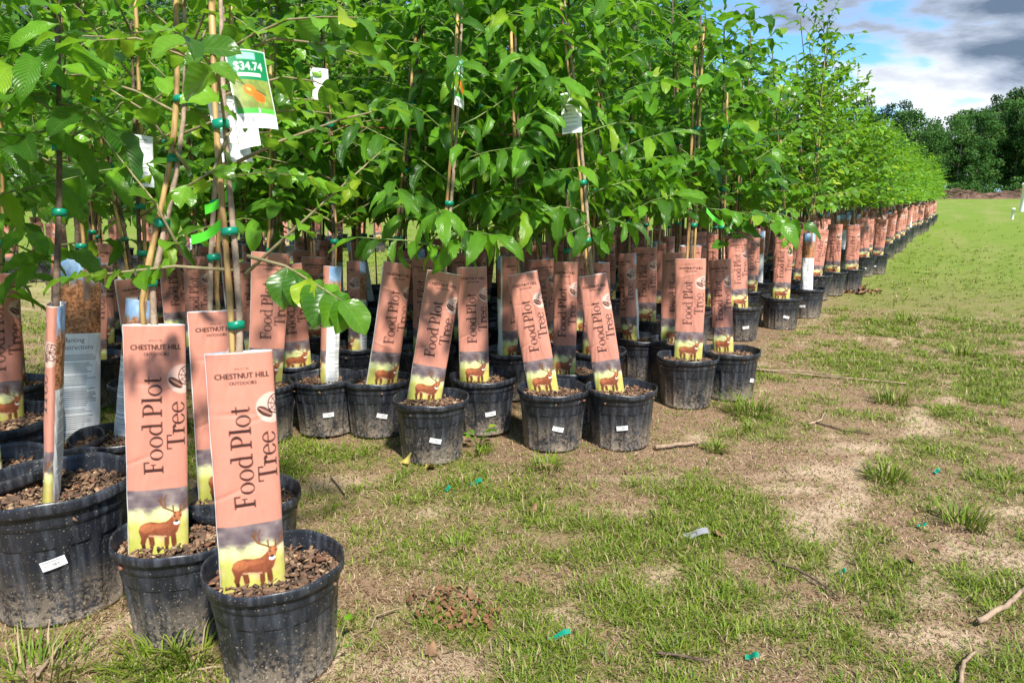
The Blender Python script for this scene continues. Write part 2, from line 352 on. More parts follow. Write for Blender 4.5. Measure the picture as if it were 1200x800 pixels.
def deer_photo(C, x0, y0, w, h):
    U = (C.X - x0) / w; Vv = (C.Y - y0) / h; ins = (U >= 0) & (U <= 1) & (Vv >= 0) & (Vv <= 1)
    n = fbm(U * 6 + 3, Vv * 9 + 1, 3); n2 = fbm(U * 16, Vv * 5, 3)
    top = np.stack([70 + 95 * n, 58 + 92 * n, 68 + 75 * n], -1); mid = np.stack([190 + 50 * n2, 195 + 45 * n2, 130 + 40 * n], -1); gr = np.stack([172 + 40 * n, 162 + 36 * n2, 70 + 70 * n], -1)
    k1 = sstep(.22, .42, Vv + .25 * (n - .5))[..., None]; k2 = sstep(.42, .6, Vv + .1 * (n2 - .5))[..., None]
    col = (top * (1 - k1) + mid * k1) * (1 - k2) + gr * k2
    C.a[ins] = lin(np.clip(col, 0, 255))[ins]
    keep = C.a.copy()
    P = lambda *q: [(x0 + (.11 + a * .84) * w, y0 + (.02 + b) * h) for a, b in q]
    body = (136, 76, 50); dk = (84, 46, 32)
    for leg in ([(.20, .62), (.15, .78), (.19, 1.02)], [(.27, .64), (.30, .82), (.26, 1.02)], [(.55, .66), (.55, .84), (.56, 1.02)], [(.66, .66), (.68, .84), (.66, 1.02)]):
        C.paint(C.line(P(*leg), .052 * w) & ins, dk); C.paint(C.line(P(*leg[:2]), .075 * w) & ins, (128, 70, 44))
    C.paint(C.poly(P((.08, .60), (.11, .52), (.18, .48), (.28, .47), (.42, .50), (.54, .49), (.62, .44), (.68, .36), (.78, .42), (.79, .54), (.74, .66), (.66, .73), (.54, .72), (.40, .70), (.30, .68), (.22, .72), (.12, .72))) & ins, body)
    C.paint(C.ell(x0 + (.11 + .22 * .84) * w, y0 + (.02 + .56) * h, .10 * w, .07 * h) & ins, (176, 108, 68), .7); C.paint(C.ell(x0 + (.11 + .44 * .84) * w, y0 + (.02 + .55) * h, .12 * w, .04 * h) & ins, (170, 102, 66), .5)
    C.paint(C.line(P((.25, .69), (.40, .715), (.54, .72)), .02 * w) & ins, (205, 165, 130), .8)
    C.paint(C.ell(x0 + (.11 + .66 * .84) * w, y0 + (.02 + .58) * h, .05 * w, .13 * h) & ins, (120, 66, 42), .6)
    C.paint(C.poly(P((.64, .40), (.70, .345), (.80, .345), (.83, .41), (.76, .54), (.69, .53))) & ins, (164, 102, 66))
    C.paint(C.ell(x0 + (.11 + .725 * .84) * w, y0 + (.02 + .525) * h, .045 * w, .03 * h) & ins, (236, 228, 214)); C.paint(C.ell(x0 + (.11 + .725 * .84) * w, y0 + (.02 + .50) * h, .028 * w, .02 * h) & ins, (30, 24, 24))
    C.paint(C.ell(x0 + (.11 + .69 * .84) * w, y0 + (.02 + .42) * h, .014 * w, .012 * h) & ins, (25, 20, 18)); C.paint(C.ell(x0 + (.11 + .79 * .84) * w, y0 + (.02 + .415) * h, .014 * w, .012 * h) & ins, (25, 20, 18))
    C.paint(C.ell(x0 + (.11 + .60 * .84) * w, y0 + (.02 + .385) * h, .055 * w, .024 * h, .4) & ins, (212, 178, 150)); C.paint(C.ell(x0 + (.11 + .89 * .84) * w, y0 + (.02 + .37) * h, .055 * w, .024 * h, -.5) & ins, (212, 178, 150))
    an = (110, 72, 40)
    for l in ([(.70, .37), (.62, .32), (.50, .27), (.45, .20), (.47, .10)], [(.53, .28), (.52, .14), (.55, .08)], [(.47, .22), (.42, .15)], [(.67, .35), (.66, .26)], [(.78, .36), (.86, .31), (.95, .25), (.97, .14)], [(.88, .30), (.90, .17)], [(.79, .35), (.80, .25)], [(.95, .24), (.99, .18)]):
        C.paint(C.line(P(*l), .024 * w) & ins, an)
    drawn = np.abs(C.a - keep).sum(-1) > 1e-4; tex = .72 + .62 * fbm(U * 26, Vv * 22 + U * 9, 3); shade = 1.12 - .42 * sstep(.55, .80, Vv)
    C.a[drawn] = (C.a * (tex * shade)[..., None])[drawn]
def sleeve_art(nx, ny):
    C = Canvas(2 * SLW, SLH, nx, ny, (246, 246, 244), 3 if nx > 100 else 2)
    salmon = (199, 135, 116); ink = (62, 34, 30)
    w, h = SLW, SLH
    front = C.rect(.0045, 0, w + .012, h); C.paint(front, salmon)
    C.paint(C.rect(0, 0, 2 * w, .0022), (248, 246, 244))
    # pale disc with nut and burr, running over the panel's right edge
    C.paint(C.ell(.138, .118, .036, .032), (222, 182, 168))
    C.paint(C.ell(.121, .126, .019, .0085, .6), ink); C.paint(C.ell(.122, .1255, .0135, .005, .6), (120, 84, 74)); C.paint(C.line([(.108, .117), (.135, .134)], .0016), (225, 170, 150))
    C.paint(C.ell(.148, .112, .021, .021) & ~C.ell(.148, .112, .0185, .0185), ink)
    C.paint(C.ell(.148, .112, .014, .014) & ~C.ell(.148, .112, .0125, .0125), ink)
    for k in range(8):
        q = k * math.pi / 4 + .2; C.paint(C.line([(.148, .112), (.148 + .018 * math.cos(q), .112 + .018 * math.sin(q))], .002), ink)
    C.paint(C.text('SINCE 1981', .078, .036, .0042, .030), ink)
    C.paint(C.text('CHESTNUT HILL', .079, .0535, .0108, .112), ink); [C.paint(C.text('CHESTNUT HILL', .079 + dx, .0535 + dy, .0108, .112), ink) for dx, dy in ((.0007, 0), (-.0007, 0), (0, .0005), (.0004, -.0004))]
    [C.paint(C.text('OUTDOORS', .079 + dx, .0665, .0070, .056), ink) for dx in (-.0004, 0, .0004)]
    C.paint(serif_up(C, 'Food Plot', .089, .322, .0425, .98), ink)
    C.paint(serif_up(C, 'Tree', .141, .270, .0425, .98), ink)
    deer_photo(C, .0045, .715 * h, w + .0075, .285 * h)
    # planting side: landscape photograph above, printed steps below
    x0, x1 = w + .012, 2 * w; U = (C.X - x0) / (x1 - x0); ph = C.rect(x0, 0.0022, x1 - .004, .205)
    n = fbm(U * 14, C.Y * 60, 5); n2 = fbm(U * 26 + 9, C.Y * 240, 4) * .75 + .25 * fbm(U * 4, C.Y * 40, 2); n2 = sstep(.25, .75, n2)
    sky = np.stack([120 + 80 * n, 165 + 60 * n, 225 + 20 * n], -1); br = np.stack([120 + 105 * n2, 78 + 78 * n2, 48 + 60 * n2], -1)
    k = sstep(.055, .085, C.Y + .05 * (n - .5))[..., None]; col = sky * (1 - k) + br * k
    trunk = (np.abs(U - .62 - .08 * (n - .5)) < .07) & (C.Y < .12); col[trunk] = (150, 120, 105)
    C.a[ph] = lin(np.clip(col, 0, 255))[ph]
    C.paint(C.text('Planting', w + .062, .228, .0125, .060), (40, 36, 36)); C.paint(C.text('Instructions', w + .074, .247, .0125, .088), (40, 36, 36))
    rr = random.Random(5); y = .262
    while y < .485:
        if rr.random() < .16: y += .006
        C.paint(C.rect(w + .022, y, w + .022 + rr.uniform(.07, .108), y + .0019), (96, 94, 96)); y += .0056
    return C.result()
def hang_art(nx=48, ny=92):
    W, H = .075, .145; C = Canvas(W, H, nx, ny, (246, 247, 246)); g = (20, 128, 72)
    C.paint(C.rect(.002, .002, W - .002, .055), g); C.paint(C.rect(.018, .006, .052, .018), (150, 205, 190))
    C.paint(C.text('$34.74', W / 2, .0375, .0145, .052), (250, 252, 250)); C.paint(C.rect(.016, .043, .058, .049), (240, 250, 240))
    U = C.X / W; n = fbm(U * 8, C.Y * 80, 3); ph = C.rect(.002, .055, W - .002, .108)
    C.a[ph] = lin(np.stack([95 + 60 * n, 105 + 70 * n, 40 + 40 * n], -1))[ph]
    C.paint(C.line([(.01, .058), (.06, .082)], .002), (70, 50, 30))
    C.paint(C.ell(.032, .075, .0125, .0095, .5), (238, 118, 26)); C.paint(C.ell(.047, .088, .0115, .009, .5), (232, 104, 22)); C.paint(C.ell(.030, .073, .005, .003, .5), (250, 170, 80))
    C.paint(C.rect(.002, .108, .041, .118), (70, 170, 60)); C.paint(C.rect(.043, .108, W - .002, .118), (90, 185, 60))
    for k in range(14): C.paint(C.rect(.008 + k * .0019, .124, .0088 + k * .0019 + (k % 3) * .0003, .135), (90, 90, 100))
    return C.result(), W, H
def card_art(nx=36, ny=72):
    W, H = .06, .12; C = Canvas(W, H, nx, ny, (238, 240, 240)); rr = random.Random(2)
    C.paint(C.rect(.012, .010, .046, .0125), (110, 110, 112)); C.paint(C.rect(.012, .016, .040, .018), (130, 130, 132))
    for k in range(6):
        C.paint(C.rect(.006, .028 + k * .0115, .0095, .0315 + k * .0115), (70, 72, 74)); C.paint(C.rect(.013, .029 + k * .0115, rr.uniform(.032, .052), .0308 + k * .0115), (125, 127, 130))
    for k in range(4): C.paint(C.rect(.006, .099 + k * .004, rr.uniform(.042, .054), .1006 + k * .004), (140, 142, 145))
    return C.result(), W, H
def sticker_art(nx=30, ny=14):
    W, H = .044, .019; C = Canvas(W, H, nx, ny, (240, 240, 240)); rr = random.Random(4)
    C.paint(C.rect(.004, .003, .036, .0048), (120, 120, 124)); C.paint(C.rect(.004, .0095, .013, .0112), (150, 150, 155))
    x = .0185
    while x < .039: C.paint(C.rect(x, .0075, x + .0008, .0145), (60, 60, 70)); x += .0013 + rr.random() * .001
    return C.result(), W, H

def sleeve_mesh(name, art, a, b, seed, wr=1.0, taper=.0):
    ny, nx = art.shape[:2]; rows, cols = ny + 1, nx
    # cross-section: flattened ring, resampled by arc length; starts at the front's left edge
    ph = np.linspace(math.pi, 3 * math.pi, 1601)
    ex = .75
    cx = np.sign(np.cos(ph)) * np.abs(np.cos(ph)) ** ex * a; cy = np.sign(np.sin(ph)) * np.abs(np.sin(ph)) ** 1.1 * b
    s = np.concatenate([[0], np.cumsum(np.hypot(np.diff(cx), np.diff(cy)))]); half = s[800]
    q = np.concatenate([np.linspace(0, half, cols // 2, endpoint=False), np.linspace(half, s[-1], cols - cols // 2, endpoint=False)])
    X = np.interp(q, s, cx); Y = np.interp(q, s, cy)
    zz = np.linspace(SLH, 0, rows); Z = np.repeat(zz[:, None], cols, 1)
    tt = np.repeat(np.linspace(0, 1, rows)[:, None], cols, 1)
    XX = np.repeat(X[None], rows, 0) * (1 + taper * (tt - .5)); YY = np.repeat(Y[None], rows, 0) * (1 - .25 * taper * (tt - .5))
    u = np.repeat((np.arange(cols) / cols)[None], rows, 0)
    # creases and soft dents; periodic round the sleeve
    ang = u * 2 * math.pi
    d = (fbm(np.cos(ang) * 1.6 + 20 + seed * 3, tt * 4.5 + np.sin(ang) * 1.6 + seed, 3) - .5) * .008 * wr
    d += (fbm(np.cos(ang) * 3 + seed, tt * 10 + np.sin(ang) * 3 + 40, 2) - .5) * .003 * wr
    cr = random.Random(seed)
    for _ in range(3):
        t0 = cr.uniform(.05, .9); sl = cr.uniform(-.25, .25); u0 = cr.uniform(.1, .4)
        d += (.0016 * wr) * np.exp(-((tt - t0 - sl * (u - u0)) / .010) ** 2) * np.exp(-((u - u0) / .15) ** 2) * cr.choice((-1, 1))
    YY = YY + d; XX = XX + d * .4
    bow = cr.uniform(-.004, .004); YY = YY + bow * np.sin(tt * math.pi); XX += cr.uniform(-.004, .004) * np.sin(tt * math.pi)
    V = np.stack([XX, YY, Z], -1).reshape(-1, 3)
    colr = np.concatenate([art, art[-1:]], 0).reshape(-1, 3); colr = np.concatenate([colr, np.ones((len(colr), 1))], 1)
    return np_mesh(name, V, [grid_faces(rows, cols, True)], True, M['print'], {'ink': ('FLOAT_COLOR', colr)})
def lining_mesh(name, a, b):
    th = np.linspace(0, 2 * math.pi, 20, endpoint=False); V = []
    for z in (SLH - .003, SLH - .06): V.append(np.stack([np.cos(th) * (a - .004), np.sin(th) * max(b - .004, .003), np.full(20, z)], 1))
    return np_mesh(name, np.concatenate(V), [grid_faces(2, 20, True)], True, M['paper'])
def card_mesh(name, art, W, H, bend=.012):
    ny, nx = art.shape[:2]; x = np.linspace(-W / 2, W / 2, nx); y = np.linspace(0, -H, ny); XX, ZZ = np.meshgrid(x, y)
    YY = bend * (1 - np.cos(ZZ / H * 1.6)) + bend * .8 * (XX / W * 2) ** 2 - .3 * bend * np.sin(ZZ / H * 5)
    def side(yoff, col):
        return np.stack([XX, YY + yoff, ZZ], -1).reshape(-1, 3), np.concatenate([col.reshape(-1, 3), np.ones((nx * ny, 1))], 1)
    V1, c1 = side(0, art); V2, c2 = side(.0008, np.full(art.shape, .78))
    f = grid_faces(ny, nx)
    return np_mesh(name, np.concatenate([V1, V2]), [f, f[:, ::-1] + nx * ny], True, M['print'], {'ink': ('FLOAT_COLOR', np.concatenate([c1, c2]))})

# ------------------------------------------------------------------ pot, mulch, sticker
POT_D, POT_H, SOIL = .29, .235, .196
def pot_mesh(name, D, H, hi=True):
    k = D / .29; kz = H / .235; r0 = .1165 * k
    prof = [(0, .002), (.112, .002), (.1150, 0.0), (.1165, .006)]
    nb = 22 if hi else 4
    for i in range(1, nb + 1): prof.append((.1165 + (.1315 - .1165) * i / nb, .006 + (.186 - .006) * i / nb))
    i_wall = (3, 3 + nb)
    prof += [(.1345, .1885), (.1355, .195), (.1350, .207), (.1362, .2095), (.1400, .2125), (.1435, .2140), (.1450, .218), (.1450, .229), (.1438, .234), (.1415, .235), (.1395, .233), (.1385, .226), (.1365, .214), (.1340, .208), (.1325, .195), (.1290, .160), (.1270, .15)]
    ns = 168 if hi else 32
    P = np.array(prof); th = np.linspace(0, 2 * math.pi, ns, endpoint=False)
    RR = np.repeat(P[:, 0][:, None], ns, 1); ZZ = np.repeat(P[:, 1][:, None], ns, 1)
    if hi:
        p = (th / (2 * math.pi) * 14) % 1 - .5
        for j in range(i_wall[0], i_wall[1] + 1):
            z = P[j, 1]
            top = .172 - .034 * (np.abs(p) / .40) ** 2.6
            rec = sstep(.43, .39, np.abs(p)) * sstep(0, .009, top - z) * sstep(.0, .02, z)
            RR[j] -= .0048 * rec
        # each pot a little out of round
        RR *= 1 + .008 * np.cos(2 * th + .7)[None] * sstep(.05, .235, ZZ)
        lipw = .0022 * np.sin(3 * th + 1) + .0016 * np.sin(7 * th); ZZ = ZZ + lipw[None] * sstep(.18, .235, ZZ)
    V = np.stack([RR * np.cos(th) * k, RR * np.sin(th) * k, ZZ * kz], -1).reshape(-1, 3)
    return np_mesh(name, V, [grid_faces(len(prof), ns, True)], True, M['pot'])
def mat_mulch():
    m, nt, b = new_mat('bark mulch'); N = nt.nodes; L = nt.links
    a = N.new('ShaderNodeAttribute'); a.attribute_name = 'ink'; L.new(a.outputs['Color'], b.inputs['Base Color']); b.inputs['Roughness'].default_value = .85
    return m
M['mulch'] = mat_mulch()
def mulch_mesh(name, Rr, n, seed):
    rg = np.random.default_rng(seed); V, Q, C = [], [], []
    # soil disc
    ns, nr = 24, 6; th = np.linspace(0, 2 * math.pi, ns, endpoint=False)
    for j in range(nr):
        r = Rr * j / (nr - 1); z = -.006 + .010 * (fbm(np.cos(th) * r * 30 + seed * 5, np.sin(th) * r * 30, 2) - .5)
        V.append(np.stack([np.cos(th) * r, np.sin(th) * r, z], 1)); C.append(np.tile([.05, .032, .02], (ns, 1)))
    Q.append(grid_faces(nr, ns, True)); o = ns * nr
    cube = np.array([[-1, -1, -1], [1, -.7, -1], [.8, 1, -1], [-.9, .8, -1], [-.8, -.9, 1], [.9, -.6, 1], [.7, .8, 1], [-.7, .9, 1]]) * .5
    cf = np.array([[0, 3, 2, 1], [4, 5, 6, 7], [0, 1, 5, 4], [1, 2, 6, 5], [2, 3, 7, 6], [3, 0, 4, 7]])
    pal = np.array([[.15, .085, .05], [.20, .115, .065], [.09, .055, .035], [.30, .19, .11], [.17, .075, .04], [.38, .26, .15]])
    for i in range(n):
        r = Rr * math.sqrt(rg.random()) * .97; t = rg.random() * 6.283; L = rg.choice((rg.uniform(.004, .012), rg.uniform(.008, .022), rg.uniform(.014, .034))); W = L * rg.uniform(.16, .62); T = rg.uniform(.0025, .006)
        e = Matrix.Rotation(rg.random() * 6.28, 3, 'Z') @ Matrix.Rotation(rg.normal() * .35, 3, 'X') @ Matrix.Rotation(rg.normal() * .35, 3, 'Y')
        v = (cube * (1 + .25 * rg.normal(size=(8, 3)) * .6)) * [L, W, T]; v = v @ np.array(e).T + [r * math.cos(t), r * math.sin(t), rg.uniform(-.002, .010)]
        V.append(v); Q.append(cf + o); o += 8; C.append(np.tile(pal[rg.choice(6, p=[.3, .25, .18, .12, .1, .05])] * rg.uniform(.7, 1.25), (8, 1)))
    C = np.concatenate(C); C = np.concatenate([C, np.ones((len(C), 1))], 1)
    return np_mesh(name, np.concatenate(V), Q, False, M['mulch'], {'ink': ('FLOAT_COLOR', C)})
def sticker_mesh(name, art, W, H, D, z, tilt):
    ny, nx = art.shape[:2]; k = D / .29; r = (.1165 + .015 * z / k / .186 + .0006) * k
    x = np.linspace(-W / 2, W / 2, nx); y = np.linspace(H / 2, -H / 2, ny); XX, YY = np.meshgrid(x, y)
    c, s = math.cos(tilt), math.sin(tilt); A = XX * c - YY * s; B = XX * s + YY * c
    rr = (.1165 * k + .015 * k * (z + B) / (.186 * k)) + .0011
    V = np.stack([rr * np.sin(A / r), -rr * np.cos(A / r), z + B], -1).reshape(-1, 3)
    C = np.concatenate([art.reshape(-1, 3), np.ones((nx * ny, 1))], 1)
    return np_mesh(name, V, [grid_faces(ny, nx)], True, M['print'], {'ink': ('FLOAT_COLOR', C)})
ME = {}
ME['pot'] = pot_mesh('pot', POT_D, POT_H); ME['pot_lo'] = pot_mesh('pot_far', POT_D, POT_H, False)
ME['pot_big'] = pot_mesh('pot_big', .365, .315)
ME['mulch'] = [mulch_mesh('mulch', .133, 620, s) for s in (1, 2, 3)]
ME['mulch_big'] = mulch_mesh('mulch_big', .166, 900, 4)
ME['mulch_lo'] = mulch_mesh('mulch_far', .133, 60, 5)
sart, sW, sH = sticker_art()
ME['sticker'] = [sticker_mesh('barcode_sticker', sart, sW, sH, POT_D, .098, t) for t in (.05, -.25, .12)]
ME['sticker_big'] = sticker_mesh('barcode_sticker', sart, .052, .024, .365, .165, .22)
harts, hW, hH = hang_art(); ME['hang'] = card_mesh('hang_tag', harts, hW, hH, .009)
carts, cW, cH = card_art(); ME['card'] = card_mesh('care_card', carts, cW, cH, .006)
art_hi = sleeve_art(180, 300); art_md = sleeve_art(90, 150); art_lo = sleeve_art(30, 50)
SHAPES = [(.0735, .019), (.066, .028), (.047, .047)]
ME['sl_hi'] = [sleeve_mesh('sleeve', art_hi, a, b, 3 + i) for i, (a, b) in enumerate(SHAPES)]
ME['sl_md'] = [sleeve_mesh('sleeve', art_md, *SHAPES[i % 3], 20 + i, 1.2, .08 * (-1) ** i) for i in range(5)]
ME['sl_lo'] = [sleeve_mesh('sleeve', art_lo, *SHAPES[i % 3], 30 + i) for i in range(3)]
ME['lining'] = [lining_mesh('lining', a, b) for a, b in SHAPES]

# ------------------------------------------------------------------ leaves
def leaf_arrays(kind, var, nt=9, ns=4):
    rg = random.Random(hash((kind, var)) if False else {'oval': 1, 'chestnut': 2, 'ovate': 3, 'small': 4}[kind] * 10 + var)
    L, W = {'oval': (.082, .060), 'chestnut': (.150, .056), 'ovate': (.125, .062), 'small': (.070, .036)}[kind]
    t = np.linspace(0, 1, nt + 1); s = np.linspace(-1, 1, ns + 1)
    if kind == 'oval': w = np.sin(math.pi * np.clip(t, 0, 1) ** .92) ** .72
    elif kind == 'chestnut': w = (t ** .75) * (1 - t) ** .82; w /= w.max()
    elif kind == 'ovate': w = (t ** .55) * (1 - t) ** .88; w /= w.max()
    else: w = (t ** .6) * (1 - t) ** .8; w /= w.max()
    w = np.clip(w, .0, 1); w[0] = .03; w[-1] = .012
    T, S = np.meshgrid(t, s, indexing='ij'); Wd = np.repeat((w * W / 2)[:, None], ns + 1, 1)
    if kind == 'chestnut' and nt > 8: Wd[1::2, 0] *= .86; Wd[1::2, -1] *= .86
    X = S * Wd; Y = T * L
    droop = rg.uniform(.08, .55); fold = rg.uniform(.10, .60) * (1 if kind != 'oval' else .8)
    Zc = -droop * L * T ** 2 + fold * np.abs(X) + rg.uniform(-.02, .02) * L * S
    Zc += {'oval': .0035, 'chestnut': .004, 'ovate': .005, 'small': .002}[kind] * np.sin(T * (9 + var * 2) + S * 1.5 + var) * np.abs(S) * (1 if nt > 5 else .4)
    X = X + rg.uniform(-.10, .10) * L * T ** 2
    Y = Y - droop * .35 * L * T ** 3
    V = np.stack([X, Y, Zc], -1).reshape(-1, 3)
    lc = np.stack([S, T, np.zeros_like(S)], -1).reshape(-1, 3)
    return V, grid_faces(nt + 1, ns + 1), lc
LEAF_RES = {'hi': (10, 4), 'md': (6, 2), 'lo': (3, 2)}
LEAF = {(k, v, r): leaf_arrays(k, v, *LEAF_RES[r]) for k in ('oval', 'chestnut', 'ovate', 'small') for v in range(4) for r in LEAF_RES}
LEAF_ME = {(k, v): np_mesh('leaf', LEAF[k, v, 'hi'][0], [LEAF[k, v, 'hi'][1]], True, M['lf_' + k], {'lc': ('FLOAT_VECTOR', LEAF[k, v, 'hi'][2])}) for k in ('oval', 'chestnut', 'ovate', 'small') for v in range(4)}
def leaf_matrix(p, d, n, s):
    y = Vector(d).normalized(); x = y.cross(Vector(n))
    if x.length < 1e-4: x = y.cross(Vector((1, 0, 0)))
    x.normalize(); z = x.cross(y)
    return Matrix(((x.x * s, y.x * s, z.x * s, p[0]), (x.y * s, y.y * s, z.y * s, p[1]), (x.z * s, y.z * s, z.z * s, p[2]), (0, 0, 0, 1)))
def joined_leaves(name, kind, leaves, res):
    """leaves: list of (Matrix, var); one mesh"""
    Vs, Fs, Ls = [], [], []; o = 0; rr = np.random.default_rng(len(leaves))
    for v in range(4):
        ms = np.array([np.array(m) for m, q in leaves if q == v])
        if not len(ms): continue
        V, Fc, lc = LEAF[kind, v, res]
        W = np.einsum('nij,vj->nvi', ms[:, :3, :3], V) + ms[:, None, :3, 3]
        n, k = W.shape[:2]; Vs.append(W.reshape(-1, 3)); Fs.append((Fc[None] + (np.arange(n) * k)[:, None, None] + o).reshape(-1, 4)); o += n * k
        l = np.repeat(lc[None], n, 0).copy(); l[:, :, 2] = rr.random(n)[:, None]; Ls.append(l.reshape(-1, 3))
    return np_mesh(name, np.concatenate(Vs), Fs, True, M['lf_' + kind], {'lc': ('FLOAT_VECTOR', np.concatenate(Ls))})

SPEC = {   # foliage from height z0, branch reach, branch count, gap between leaves, leaf size, twig angle, droop
    'oval': dict(z0=.95, reach=.50, nb=26, gap=.036, size=.92, up=.55, sag=.25),
    'chestnut': dict(z0=.66, reach=.46, nb=26, gap=.037, size=.98, up=.50, sag=.40),
    'ovate': dict(z0=.66, reach=.44, nb=26, gap=.037, size=1.05, up=.55, sag=.40),
    'small': dict(z0=.62, reach=.40, nb=44, gap=.028, size=1.2, up=.70, sag=.35)}
def twig_leaves(pts, kind, rg, size, gap, start=.12, sag=.0):
    pts = [Vector(p) for p in pts]; out = []; seg = [(pts[i + 1] - pts[i]).length for i in range(len(pts) - 1)]; tot = sum(seg)
    s = start * tot; side = rg.choice((-1, 1))
    def pos(s):
        for i, l in enumerate(seg):
            if s <= l or i == len(seg) - 1: return pts[i].lerp(pts[i + 1], min(1, s / l)), (pts[i + 1] - pts[i]).normalized()
            s -= l
    while s < tot:
        p, d = pos(s); sd = d.cross(UP)
        if sd.length < .1: sd = Vector((rg.uniform(-1, 1), rg.uniform(-1, 1), 0))
        sd.normalize(); sd = (sd * side).normalized()
        dirn = d * rg.uniform(.2, .8) + sd * rg.uniform(.6, 1.1) + UP * (rg.uniform(-.5, .35) - sag)
        nrm = UP + Vector((rg.gauss(0, .4), rg.gauss(0, .4), 0)) + Vector((d.x, d.y, 0)) * rg.uniform(-.1, .8)
        out.append((leaf_matrix(p, dirn, nrm, size * rg.choice((rg.uniform(.75, 1.15), rg.uniform(.75, 1.15), rg.uniform(.45, .8)))), rg.randrange(4)))
        side = -side; s += gap * rg.uniform(.7, 1.35)
    p, d = pos(tot); out.append((leaf_matrix(p, d + UP * rg.uniform(-.5, .1), UP + Vector((rg.gauss(0, .3), rg.gauss(0, .3), 0)), size * rg.uniform(.8, 1.1)), rg.randrange(4)))
    return out
def crown(kind, H, path, rg, dens=1.0, zmax=9.0):
    """path(z) gives the stem's place at height z; returns twigs [(pts, radii)] and leaves"""
    S = SPEC[kind]; tw, lv = [], []; nb = max(6, int(S['nb'] * dens * (H - S['z0']) / 1.4)); az = rg.random() * 6.28
    for k in range(nb):
        f = (k + rg.random()) / nb; z = S['z0'] - .06 + f * (H - S['z0']) * .97
        if z > zmax: continue
        az += 2.399 + rg.uniform(-.5, .5); L = S['reach'] * (.98 - .42 * f ** 2.2) * rg.uniform(.5, 1.28)
        p = Vector(path(z)); h = Vector((math.cos(az), math.sin(az), 0)); el = S['up'] * rg.uniform(.4, 1.3) + .35 * f
        pts = [p]; d = (h * math.cos(el) + UP * math.sin(el))
        for j in range(4):
            p = p + d * (L / 4); pts.append(p); d = (d + Vector((rg.gauss(0, .14), rg.gauss(0, .14), rg.gauss(-.14, .1)))).normalized()
        tw.append((pts, [.0035, .003, .0024, .0018, .001])); lv += twig_leaves(pts, kind, rg, S['size'] * (1 - .2 * f), S['gap'], .12, S['sag'])
    # leader
    pts = [Vector(path(H * q)) for q in np.linspace(.80, rg.choice((1.04, 1.06, 1.12)), 5)]
    lv += twig_leaves(pts, kind, rg, S['size'] * .72, S['gap'] * 1.1, 0)
    tw.append((pts, [.004, .0033, .0027, .002, .001]))
    return tw, lv

# ------------------------------------------------------------------ whole potted trees
stat = dict(trees=0, leaves=0); SHARED = {}
def axis_matrix(p, axis, facing, zs=1.0, xs=1.0):
    z = Vector(axis).normalized(); f = Vector(facing); f = (f - z * f.dot(z)).normalized(); y = -f; x = y.cross(z)
    return Matrix(((x.x * xs, y.x * xs, z.x * zs, p[0]), (x.y * xs, y.y * xs, z.y * zs, p[1]), (x.z * xs, y.z * xs, z.z * zs, p[2]), (0, 0, 0, 1)))
def tape_band(parent, p, r, axis=UP):
    V = []; q = Matrix(axis_matrix(p, axis, RIGHT)); th = np.linspace(0, 2 * math.pi, 14, endpoint=False)
    h = random.uniform(.007, .011)
    for rr, z in ((r, -h), (r * 1.03, -h), (r * 1.03, h), (r, h)):
        for t in th: V.append(q @ Vector((math.cos(t) * rr, math.sin(t) * rr, z + .0015 * math.sin(t * 2))))
    # knot
    me = np_mesh('tie', np.array([tuple(v) for v in V]), [grid_faces(4, 14, True)], False, M['tape']); return link('tie', me, parent)
